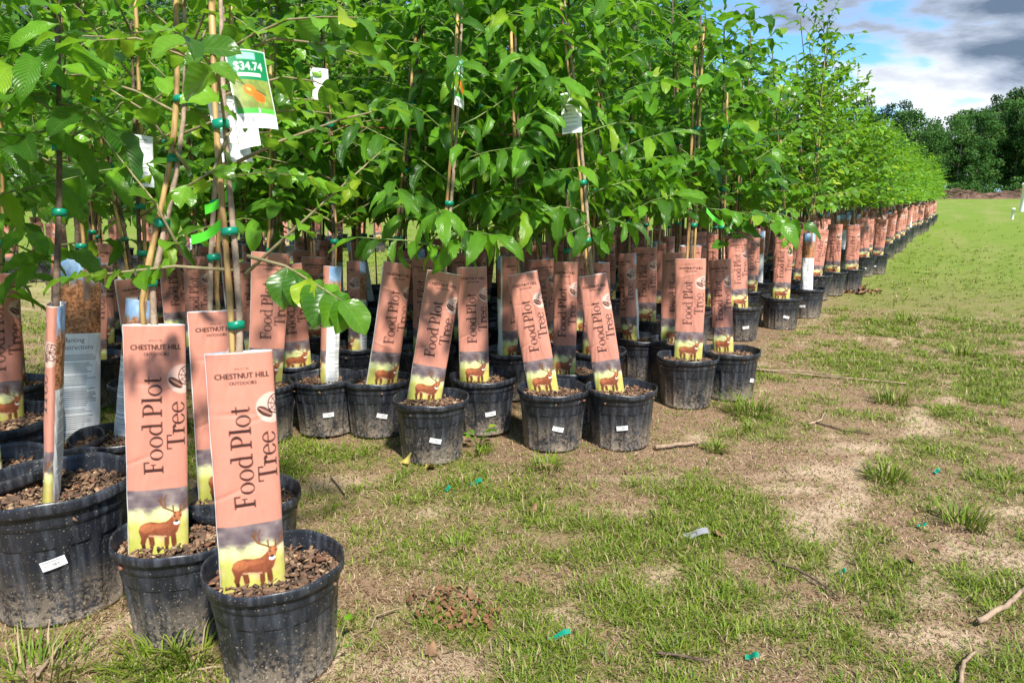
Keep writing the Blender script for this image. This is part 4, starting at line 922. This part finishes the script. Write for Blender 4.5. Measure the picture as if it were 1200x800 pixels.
# ------------------------------------------------------------------ the nursery stock
placed = []
GR1 = 'potted trees set out at the corner of the bed'; GR2 = 'potted trees in the second block'
def near(rim, kind, label, sl, *, big=False, top=None, ext=(), cards=(), group=GR2, seed=1, turn=0, shape=0, res='md', sticker=0, xs=1.0, **kw):
    h = .315 if big else POT_H; P = at_z(rim[0], rim[1], h); loc = Vector((P.x, P.y, 0)); soil = .268 if big else SOIL
    S = dict(turn=turn, shape=shape, res=res, xs=xs)
    if sl:
        b = at_z(sl[0], sl[1], soil + .004); d = b - loc; d.z = 0; lim = .105 if not big else .135
        if d.length > lim: b = Vector((loc.x + d.x / d.length * lim, loc.y + d.y / d.length * lim, b.z))
        dep = depth_of(b); T = at_depth(sl[2], sl[3], dep - .05)   # sleeves lean a touch towards the viewer's side of vertical
        S['bottom'] = b; S['top'] = T
    dep = depth_of(loc + UP * .6)
    st = at_depth(top[0], top[1], dep) if top else None
    if st is not None: kw['H'] = st.z
    ex = [dict(e, pts=[at_depth(x, y, dep + dz) for x, y, dz in e['px']]) for e in ext]
    cs = []
    for cm, x, y, x2, y2, dz, trn, scl in cards:
        p = at_depth(x, y, dep + dz); q = at_depth(x2, y2, dep + dz); tc = (CAMP - p); tc.z = 0
        cs.append((cm, p, Matrix.Rotation(R(trn), 3, 'Z') @ tc, p - q, scl))
    o, path = potted('potted_tree', loc, kind, label, group, big=big, sleeve=S, stem_top=st, extra=ex, cards=cs, seed=seed, sticker=sticker, leaves=kw.pop('leaves', 'objects'), **kw)
    placed.append((loc.x, loc.y, .17 if not big else .2)); return o

# --- corner block
near((321, 656), 'oval', 'potted sapling with green price tag and glossy oval leaves, foremost in the corner block', (297, 683, 280, 412), top=(255, -60), res='hi', turn=4, shape=0, xs=.88, seed=11, group=GR1, sticker=None, bark='bark_l', canes=1, dens=.8, z0=1.18, ties=(.735, .92, 1.13),
     ext=(dict(px=[(288, 321, 0), (340, 273, -.02), (390, 228, -.04), (446, 178, -.05)], gap=.022, size=.72, start=.3), dict(px=[(278, 317, 0), (205, 312, -.03), (150, 318, -.06), (80, 326, -.08)], gap=.013, size=.80, start=.42),
          dict(px=[(290, 300, -.02), (335, 312, -.05), (365, 330, -.07), (400, 352, -.1)], gap=.011, size=1.0, start=.42, sag=.5), dict(px=[(278, 190, 0), (330, 165, .0), (400, 140, -.02), (450, 128, -.02)], gap=.028, size=.75, start=.2), dict(px=[(270, 150, 0), (250, 200, -.05), (212, 222, -.06)], gap=.03, size=.75, start=.3),
          dict(px=[(265, 90, 0), (210, 60, -.04), (160, 45, -.06), (105, 48, -.08)], gap=.028, size=.8, start=.2), dict(px=[(265, 70, 0), (320, 45, -.02), (380, 52, -.03), (440, 70, -.04)], gap=.028, size=.8, start=.2)),
     cards=(('hang', 288, 58, 307, 150, -.16, 22, .98), ('card', 262, 112, 280, 185, .03, 25, 1.15), ('card', 283, 118, 291, 170, .02, -30, .8)))
near((210, 620), 'oval', 'potted sapling with upright flat sleeve, standing beside the widest pot', (186, 640, 181, 380), top=(226, -60), res='hi', turn=-2, shape=0, xs=.86, seed=12, group=GR1, sticker=None, bark='bark_l', canes=1, dens=.85, z0=1.15, ties=(.80, .93, 1.07, 1.2),
     ext=(dict(px=[(215, 300, 0), (180, 235, -.03), (120, 160, -.06)], gap=.04, size=.85), dict(px=[(222, 200, 0), (170, 130, -.04), (105, 90, -.08)], gap=.035, size=.85)))
near((285, 577), 'oval', 'potted sapling whose sleeve stands half behind the price tagged tree', (258, 578, 249, 364), top=(262, -60), res='hi', turn=16, shape=0, xs=.86, seed=13, group=GR1, sticker=None, bark='bark_l', canes=1, dens=.9, z0=1.1, ties=(.83, .97))
near((60, 560), 'chestnut', 'widest black pot, with barcode sticker, a sleeve turned edge on and big toothed leaves', (61, 580, 66, 356), big=True, top=(72, -60), res='hi', turn=-98, shape=0, xs=.95, seed=14, group=GR1, sticker=-6, canes=0, dens=.8, z0=1.08, ties=(.95, 1.1, 1.25),
     ext=(dict(px=[(62, 150, 0), (30, 160, -.12), (-30, 150, -.22)], gap=.05, size=1.35, sag=.35), dict(px=[(70, 120, 0), (110, 130, -.05), (130, 150, -.1)], gap=.07, size=1.2, sag=.2), dict(px=[(60, 110, 0), (20, 110, -.08), (-30, 120, -.15)], gap=.06, size=1.25, sag=.1)))
near((-5, 487), 'chestnut', 'wide potted tree behind the widest pot, sleeve showing its printed front', (2, 492, -6, 320), big=True, top=(-10, -60), turn=10, shape=1, seed=15, group=GR1, canes=1, dens=1.0, sticker=None)
near((62, 514), 'oval', 'potted tree whose sleeve shows the white planting instructions', (97, 510, 90, 300), top=(60, -60), res='hi', turn=196, shape=0, seed=16, group=GR1, canes=1, dens=1.0, z0=.98, sticker=None)
near((138, 507), 'oval', 'potted tree with bamboo canes and a white care card, between the corner pots', (160, 500, 166, 350), top=(150, -60), turn=160, shape=2, seed=17, group=GR1, canes=1, dens=.9, z0=.95, sticker=None, cards=(('card', 163, 158, 166, 232, -.06, 10, 1.3),), ties=(.8, .95, 1.1))
near((120, 400), 'oval', 'lone potted tree at the edge of the grass aisle behind the corner pots', (112, 400, 113, 285), top=(120, -60), turn=0, shape=0, seed=18, group=GR1, canes=1, z0=.9, dens=.9, sticker=None)
near((-30, 545), 'chestnut', 'wide potted tree crowding the left side of the widest pot', None, big=True, top=(-40, -60), turn=150, shape=2, seed=19, group=GR1, canes=1, z0=1.0, dens=1.0, sticker=None)

for i, (u, v, k) in enumerate(((-3.05, .95, 'chestnut'), (-3.3, 1.45, 'oval'), (-2.85, 1.75, 'oval'), (-3.5, 1.9, 'chestnut'), (-2.5, .45, 'chestnut'))):
    if i != 2 or True:
        potted('potted_tree', (u, v, 0), k, ('toothed leaf potted tree beyond the widest pots' if k == 'chestnut' else 'oval leaf potted tree beyond the widest pots'), GR1, H=1.95, seed=80 + i, leaves='objects', canes=1, dens=1.1, z0=.95); placed.append((u, v, .15))
# --- second block, front pots
near((305, 447), 'oval', 'potted tree with shaded flat sleeve, behind the half hidden corner sapling', (318, 436, 317, 296), top=(330, -110), turn=2, shape=0, seed=21, z0=.9, sticker=None, cards=(('card', 374, 80, 377, 126, -.05, 8, 1.15),))
near((380, 440), 'oval', 'potted tree whose narrow round sleeve shows only the white printed steps', (386, 446, 390, 312), top=(372, -110), turn=-125, shape=2, xs=.8, seed=22, sticker=4, z0=.86)
near((441, 441), 'chestnut', 'potted tree with sleeve leaning right and turned aside, next to the round white sleeve', (447, 450, 466, 308), top=(505, -110), turn=22, shape=1, seed=23, sticker=8, dens=1.1, z0=.88)
near((505, 464), 'chestnut', 'potted tree on long bamboo cane, right leaning sleeve foremost in the second block', (497, 468, 521, 319), top=(552, -110), res='hi', turn=-4, shape=0, xs=.9, seed=24, sticker=6, bark='bark_l', cards=(('hang', 541, 70, 543, 130, -.06, 68, 1.2),), z0=.88,
     ext=(dict(px=[(528, 292, 0), (480, 282, -.1), (420, 278, -.15)], gap=.034, size=.95, sag=.3), dict(px=[(530, 290, 0), (545, 270, -.1), (580, 275, -.16)], gap=.03, size=1.0, sag=.55),))
near((566, 439), 'chestnut', 'potted tree with straight sleeve directly behind the foremost leaning one', (556, 447, 553, 313), top=(585, -110), res='hi', turn=4, shape=0, xs=.86, seed=25, sticker=14, z0=.86)
near((648, 453), 'chestnut', 'potted tree with creased sleeve leaning left, beside the gap of bare soil', (637, 458, 612, 320), top=(600, -110), res='hi', turn=-3, shape=0, xs=.84, seed=26, sticker=10, z0=.85)
near((668, 430), 'chestnut', 'potted tree with narrow wrinkled sleeve between two left leaning ones', (661, 440, 663, 307), top=(668, -110), turn=-14, shape=1, xs=.8, seed=27, sticker=None, z0=.85)
near((728, 452), 'chestnut', 'potted tree with left leaning sleeve in the outermost pot of the second block', (715, 458, 694, 322), top=(652, -110), res='hi', turn=0, shape=0, xs=.78, seed=28, sticker=4, bark='bark_l', cards=(('card', 668, 108, 670, 158, -.05, -10, 1.3),), z0=.85,
     ext=(dict(px=[(700, 290, 0), (690, 262, -.08), (662, 275, -.12)], gap=.026, size=.9, sag=.5), dict(px=[(700, 285, 0), (712, 255, -.05), (735, 262, -.1)], gap=.03, size=.85, sag=.35),))
near((751, 394), 'ovate', 'potted tree with narrow tube sleeve behind the outermost pot of the second block', (738, 397, 735, 297), top=(745, -40), turn=-42, shape=2, seed=29, z0=.88, sticker=40)
near((806, 416), 'ovate', 'potted tree in the greyest outer pot, wide sleeve facing the lawn', (806, 420, 809, 303), top=(822, 15), turn=-4, shape=0, xs=.95, seed=30, z0=.88, sticker=None, canes=2)
near((856, 409), 'ovate', 'potted tree with upright sleeve beside the bushy grass tuft', (845, 410, 843, 304), top=(850, 30), turn=-12, shape=1, xs=.8, seed=31, z0=.88, sticker=62,
     ext=(dict(px=[(845, 290, 0), (880, 250, -.15), (915, 262, -.25)], gap=.04, size=1.1, sag=.3),))
near((790, 398), 'ovate', 'potted tree close behind the greyest outer pot', (792, 398, 792, 296), top=(790, 0), turn=6, shape=0, seed=32, z0=.88, sticker=None)
near((762, 372), 'ovate', 'potted tree with broad sleeve behind the narrow tube sleeve', (755, 378, 755, 290), top=(765, -10), turn=-5, shape=0, seed=33, z0=.88, sticker=30)
near((868, 357), 'ovate', 'potted tree set back in the shade behind the outer pair', (864, 357, 864, 280), top=(880, 40), turn=15, shape=1, seed=34, z0=.88, sticker=20)
near((840, 356), 'ovate', 'potted tree in shade whose pot shows between two outer sleeves', (838, 356, 838, 275), top=(835, 25), turn=-15, shape=1, seed=35, z0=.88, sticker=None)
# --- third block, outer pots on the lawn
GR3 = 'outer pots of the long row'
near((877, 339), 'ovate', 'potted tree at the start of the long row, sleeve turned aside', (878, 340, 882, 268), top=(880, 45), turn=20, shape=1, seed=41, z0=.88, group=GR3, sticker=8)
near((916, 347), 'oval', 'potted tree standing out on the lawn at the start of the long row', (914, 347, 919, 278), top=(905, 55), turn=-8, shape=1, seed=42, z0=.88, group=GR3, sticker=20,
     ext=(dict(px=[(915, 270, 0), (915, 268, -.2), (925, 290, -.25)], gap=.03, size=.8, sag=.5),))
LR = 'potted tree with light green leaves standing along the lawn edge of the long row'
for i, (rx, ry, tx, ty, tn) in enumerate(((938, 326, 930, 66, -10), (957, 321, 938, 22, 25), (975, 317, 965, 92, -20), (996, 314, 988, 100, 15), (1012, 300, 1005, 132, 5), (1027, 298, 1020, 148, -15))):
    near((rx, ry), 'small', LR, None, top=(tx, ty), turn=tn, shape=i % 2, seed=50 + i, group='light green trees along the long row', sticker=random.choice((None, 10, -5)), leaves='md', dens=1.25)

# --- the rest of the stock, in rows
rgb = random.Random(99)
def free(x, y, gap=.0):
    return all((x - a) ** 2 + (y - b) ** 2 > (r + .135 + gap) ** 2 for a, b, r in placed)
NAMES = {'chestnut': ('potted tree with dark pleated leaves inside the second block', 'inner trees of the second block'),
         'oval': ('potted tree with oval leaves deep in the middle of the bed', 'oval leaved inner trees'),
         'ovate': ('potted tree with dark ovate leaves inside the bed before the long row', 'dark leaved inner trees'),
         'small': (LR, 'light green trees along the long row')}
inner_small = ('potted tree with light green leaves in the inner rows of the long bed', 'light green trees in the inner rows')
count = 0; rest = []
for col in range(9):
    v = 2.35 + (.18 if col % 2 else 0)
    while v < 29:
        u = -1.13 - .375 * col + rgb.gauss(0, .035); vv = v + rgb.gauss(0, .04); step = .365
        if vv > 16: step = .42
        v += step
        if vv < 4.3 and u > -1.45: continue
        if vv < 2.55 and u > -2.5: continue
        if 4.15 < vv < 5.6 and u > -1.45: continue
        if vv < 9.3 and u > -1.35 and vv > 6.6: continue       # placed one by one above
        if not free(u, vv, -.01): continue
        kind = 'chestnut' if vv < 3.3 else ('ovate' if vv < 5.2 else ('oval' if vv < 6.2 and col > 0 else 'small'))
        if vv < 5.2 and rgb.random() < .15: kind = 'oval' if kind == 'chestnut' else 'chestnut'
        if col > 6 and vv > 5.5: continue
        full = col < 2 or (col == 2 and vv < 18) or (vv < 7.5 and col < 6) or (vv < 4.5)
        H = (rgb.uniform(1.9, 2.2) if vv < 4 else (rgb.uniform(1.8, 2.15) if vv < 10.5 else rgb.uniform(1.35, 1.85) if vv > 16 else rgb.uniform(1.5, 2.0)))
        if not full: rest.append((u, vv, H)); continue
        lite = vv > 9
        lab, grp = NAMES[kind] if not (kind == 'small' and col > 0) else inner_small
        placed.append((u, vv, .135)); count += 1
        potted('potted_tree', (u, vv, 0), kind, lab, grp, H=H, seed=100 + count, leaves='objects' if (vv < 4.2 and col < 4 and kind != 'small') else ('md' if vv < 12 else 'lo'),
               sticker=rgb.choice((None, None, 5, -10, 15)) if vv < 14 and col < 2 else None, canes=0 if lite else 1, lite=lite, dens=1.1 if kind != 'small' else 1.2, z0=.88, bark=rgb.choice(('bark_d', 'bark_l', 'bark_d')))
# far bed across the sandy aisle
for col in range(4):
    v = 1.2
    while v < 10.5:
        u = -8.5 - .45 * col + rgb.gauss(0, .04); vv = v + rgb.gauss(0, .05); v += .52; count += 1
        potted('potted_tree', (u, vv, 0), rgb.choice(('oval', 'ovate')), 'potted tree in the far bed beyond the grass and sandy aisle', 'trees of the far bed', H=rgb.uniform(2.0, 2.5), seed=600 + count, leaves='lo', canes=0, lite=True, dens=1.2, z0=.85)
# inner rows too far back to tell apart: one mass
def build_rest():
    rg = random.Random(5); lv, parts = [], []; bases = [crown('small', 1.8, lambda z: Vector((0, 0, z)), random.Random(s), 1.0)[1] for s in (1, 2, 3)]
    for u, v, H in rest:
        T = Matrix.Translation((u, v, 0)) @ Matrix.Rotation(rg.random() * 6.28, 4, 'Z') @ Matrix.Diagonal((1, 1, H / 1.8, 1))
        lv += [(T @ m @ Matrix.Scale(1.5, 4), q) for m, q in rg.choice(bases)[rg.randrange(3)::3]]
        parts.append(tube_arrays([(u, v, .2), (u, v, H * .9)], [.008, .003], 4))
    c = empty('tree_stock', (-2.6, 15, 0)); tag(c, 'mass of light green saplings filling the middle of the long bed', 'potted trees', kind='stuff')
    Mi = Matrix.Translation((2.6, -15, 0))
    x = link('crown', joined_leaves('crown', 'small', [(Mi @ m, q) for m, q in lv], 'lo'), c); x['kind'] = 'stuff'
    V, fl = join_arrays(parts); V = V + np.array([2.6, -15, 0]); y = link('trunk', np_mesh('trunk', V, fl, True, M['bark_l']), c); y['kind'] = 'stuff'
    P0 = np.array([v.co[:] for v in ME['pot_lo'].vertices]); Fp = grid_faces(len(P0) // 32, 32, True)
    off = np.array([[u + 2.6, v - 15, 0] for u, v, H in rest]); n = len(off)
    V = (P0[None] + off[:, None]).reshape(-1, 3); Fa = (Fp[None] + (np.arange(n) * len(P0))[:, None, None]).reshape(-1, 4)
    z = link('pot', np_mesh('pot', V, [Fa], True, M['pot']), c); z['kind'] = 'stuff'
build_rest()
print('trees', stat, 'bulk', count, 'rest', len(rest))

# ------------------------------------------------------------------ twine, ribbons, posts, litter
def stick(name, pxs, r, mat, label, cat, z=.006):
    pts = [at_z(x, y, z) for x, y in pxs]; c = pts[0].copy(); c.z = 0; n = len(pts)
    fine = []
    for i in range(n - 1):
        for q in np.linspace(0, 1, 5, endpoint=False): fine.append(pts[i].lerp(pts[i + 1], q) + Vector((random.gauss(0, r * .2), random.gauss(0, r * .2), 0)))
    fine.append(pts[-1]); rad = list(np.linspace(r, r * .65, len(fine)))
    tag(link(name, tube_mesh(name, [([p - c for p in fine], rad, 7, .12)], mat), None, c), label, cat)
stick('stick', [(1148, 728), (1165, 716), (1185, 706), (1200, 690), (1215, 676)], .0075, M['deadstick'], 'thick pale stick lying at the lawn edge near bare sand', 'stick', .009)
stick('stick', [(768, 524), (800, 520), (820, 518)], .009, M['deadstick'], 'short peeled stick beside the outermost pot of the second block', 'stick', .008)
stick('stick', [(388, 557), (395, 566), (404, 577)], .0045, M['deadstick'], 'tiny straight twig on sand between the two blocks', 'stick')
stick('stick', [(42, 792), (60, 770), (78, 750)], .0045, M['deadstick'], 'thin stick leaning out from under the wide pot', 'stick')
stick('stick', [(205, 795), (232, 784), (258, 780)], .0035, M['deadstick'], 'thin root like stick at the foot of the front pot', 'stick')
stick('cane', [(882, 432), (920, 436), (960, 440), (1062, 449)], .006, M['deadstick'], 'long thin grey cane lying across the lawn', 'cane')
stick('cane', [(886, 433), (930, 434), (985, 440)], .005, M['deadstick'], 'shorter cane lying across the long one by the pots', 'cane')
stick('stick', [(948, 497), (962, 492), (967, 482)], .006, M['deadstick'], 'bent bleached stick on the worn soil', 'stick')
stick('stick', [(955, 494), (985, 503), (1020, 508)], .004, M['bark_d'], 'dark thin twig beside the bent bleached stick', 'stick')
stick('stick', [(905, 656), (930, 665), (958, 680), (985, 700)], .004, M['bark_d'], 'dark curved twig in the middle of the grass', 'stick')
stick('stick', [(1126, 800), (1130, 775), (1145, 762)], .005, M['deadstick'], 'curved dry stem near the thick pale stick', 'stick')
stick('stick', [(770, 764), (800, 768), (830, 774)], .004, M['bark_d'], 'straight dark twig in the grass near green tape', 'stick')
stick('stick', [(435, 735), (440, 722), (460, 714), (470, 712)], .0025, M['deadstick'], 'curled pale root beside the bark litter patch', 'stick')
def scrap(px, py, L, W, rot, mat, label, cat='tape scrap'):
    c = at_z(px, py, 0); z0_ = float(ground_z(np.array([c.x]), np.array([c.y]))[0]) + .014; n = 7; V = []
    for i in range(n):
        t = i / (n - 1) - .5
        for s in (-.5, .5): V.append((t * L, s * W, .006 * math.sin(t * 5) + .003 * s))
    me = np_mesh('tape_scrap', np.array(V), [grid_faces(n, 2)], True, mat); o = link('tape_scrap', me, None, (c.x, c.y, z0_)); o.rotation_euler = (.3, -.2, rot); tag(o, label, cat)
for a in ((655, 746, .055, .012, .75, M['tape'], 'longest green tape scrap lying in the grass'), (558, 567, .04, .016, .7, M['tape'], 'green tape scrap on sand before the leaning sleeve pot'), (525, 575, .02, .012, 1.2, M['tape'], 'small green tape scrap beside a crumpled one'), (881, 771, .03, .012, .1, M['tape'], 'green tape scrap beside the straight dark twig'), (988, 671, .014, .012, .4, M['tape'], 'tiny green tape scrap near the dark curved twig'), (1080, 617, .03, .014, -.6, M['tape'], 'green tape scrap beside the drooping grass tuft'), (1098, 554, .022, .012, .9, M['tape'], 'green tape scrap beside the spiky grass tuft'), (815, 628, .075, .022, .5, plain('grey foil', (.26, .26, .28), .4), 'crumpled grey foil wrapper lying in the grass', 'litter')): scrap(*a)
M['dryleaf'] = plain('dry leaf', (.19, .105, .05), .8, .5, 30); M['yelleaf'] = plain('yellowed leaf', (.42, .34, .08), .7, .4, 40)
def dry_leaf(px, py, s, mat, label):
    c = at_z(px, py, 0); V, Fc, lc = LEAF['oval', random.randrange(4), 'hi']; me = np_mesh('dry_leaf', V * [1, 1, -1.8] * s, [Fc], True, mat)
    o = link('dry_leaf', me, None, (c.x, c.y, float(ground_z(np.array([c.x]), np.array([c.y]))[0]) + .012)); o.rotation_euler = (random.uniform(-.3, .3), random.uniform(-.3, .3), random.random() * 6.28)
    tag(o, label, 'dry leaf', 'fallen dry leaves on the ground')
DL = 'dry brown leaf fallen on the worn grass'
for k in range(14):
    x, y = random.choice(((random.uniform(515, 560), random.uniform(695, 735)), (random.uniform(1050, 1110), random.uniform(640, 670)), (random.uniform(600, 1180), random.uniform(480, 780)), (random.uniform(420, 700), random.uniform(560, 780))))
    dry_leaf(x, y, random.uniform(.25, .5), M['dryleaf'], DL)
dry_leaf(468, 543, .8, M['yelleaf'], 'yellowed leaf lying before the foremost leaning sleeve pot'); dry_leaf(500, 546, .8, M['yelleaf'], 'yellow green leaf beside the foremost pot of the second block')
def litter_pile(px, py, rad, n, label, mat, s):
    c = at_z(px, py, 0); rg = random.Random(int(px)); Vs, Fs = [], []; o_ = 0
    for k in range(n):
        V, Fc, lc = LEAF['oval', rg.randrange(4), 'md']; a = rg.random() * 6.28; q = rad * math.sqrt(rg.random())
        m = leaf_matrix((math.cos(a) * q, math.sin(a) * q * .6, .008 + s * .04 * (1 - q / rad) * rg.random()), (rg.gauss(0, 1), rg.gauss(0, 1), rg.gauss(0, .4)), (rg.gauss(0, .6), rg.gauss(0, .6), 1), s * rg.uniform(.6, 1.2))
        W = V * [1, 1, 2] @ np.array(m.to_3x3()).T + np.array(m.translation); Vs.append(W); Fs.append(Fc + o_); o_ += len(V)
    tag(link('leaf_litter', np_mesh('leaf_litter', np.concatenate(Vs), Fs, True, mat), None, (c.x, c.y, 0)), label, 'leaf litter', kind='stuff')
litter_pile(994, 341, .30, 90, 'small heap of dry brown leaves beside the long row', M['dryleaf'], .9)
litter_pile(530, 712, .13, 110, 'patch of brown bark and leaf litter on bare soil', plain('litter', (.17, .08, .035), .9, .5, 30), .2)
litter_pile(1015, 300, .35, 60, 'scatter of dry leaves further along the long row', M['dryleaf'], .9)
# small weed by the foremost pot
def weed(px, py, label, n=9, s=.6):
    c = at_z(px, py, 0); rg = random.Random(int(px)); o = empty('weed', (c.x, c.y, 0)); tag(o, label, 'weed', 'small weeds by the pots'); tws = []
    for k in range(n):
        a = rg.random() * 6.28; h = rg.uniform(.03, .08); p = Vector((math.cos(a) * h * .7, math.sin(a) * h * .7, h)); tws.append(([(0, 0, 0), p * .6, p], [.0015, .0012, .001], 5))
        l = bpy.data.objects.new('leaf', LEAF_ME['oval', rg.randrange(4)]); COL.objects.link(l); l.parent = o; l.matrix_local = leaf_matrix(p, (p.x, p.y, .02), UP, s * rg.uniform(.6, 1.1))
    link('stem', tube_mesh('stem', tws, M['greentwig']), o)
weed(560, 522, 'small broad leaved weed between the leaning sleeve pots'); weed(390, 772, 'tiny green weed at the right foot of the front pot', 5, .35)
# red twine running through the second block
pa, pb = at_depth(395, 148, 3.0), at_depth(545, 156, 3.05); pc = at_depth(690, 158, 3.1); c0 = pa.copy()
tag(link('twine', tube_mesh('twine', [([p - c0 for p in (pa, pa.lerp(pb, .5) + UP * .004, pb, pb.lerp(pc, .5) - UP * .005, pc)], [.0022] * 5, 5)], M['twine']), None, c0), 'red brown twine strung between the stakes of the second block', 'twine')
def ribbon(p0, p1, label):
    a = at_depth(*p0); b = at_depth(*p1); V = []; n = 10
    for i in range(n):
        t = i / (n - 1); p = a.lerp(b, t) - UP * .012 * math.sin(t * 3.14); w = Vector((0, 0, .011)) + FWD * .006 * math.sin(t * 7)
        V += [tuple(p - a - w), tuple(p - a + w)]
    tag(link('flagging_ribbon', np_mesh('flagging_ribbon', np.array(V), [grid_faces(n, 2)], True, M['ribbon']), None, a), label, 'ribbon', 'lime flagging ribbons tied to stakes')
ribbon((240, 246, 1.72), (276, 215, 1.68), 'bright lime plastic ribbon tied above another on the cane'); ribbon((224, 281, 1.74), (266, 254, 1.70), 'bright lime plastic ribbon tied below another on the cane')
ribbon((828, 246, 3.3), (848, 262, 3.3), 'bright lime ribbon hanging among dark ovate leaves')
# white pipes on the far lawn
def pipe(px, py, h, r, label, cap):
    c = at_z(px, py, 0); c.z = 0; pr = [(r, 0), (r, h * .9), (r * 1.35, h * .9), (r * 1.35, h * .97), (r * 1.0, h), (0, h)] if cap else [(r, 0), (r, h * .82), (r * 1.2, h * .82), (r * 1.2, h), (r * .8, h), (r * .8, h * .7)]
    th = np.linspace(0, 2 * math.pi, 16, endpoint=False); V = np.concatenate([np.stack([np.cos(th) * a, np.sin(th) * a, np.full(16, z)], 1) for a, z in pr])
    tag(link('white_pipe', np_mesh('white_pipe', V, [grid_faces(len(pr), 16, True)], False, M['white_plastic']), None, c), label, 'pipe')
pipe(1197, 248, 1.4, .10, 'tall white capped pipe standing on the far lawn', True); pipe(1186, 257, .40, .05, 'short white pipe stub sticking out of the far lawn', False)
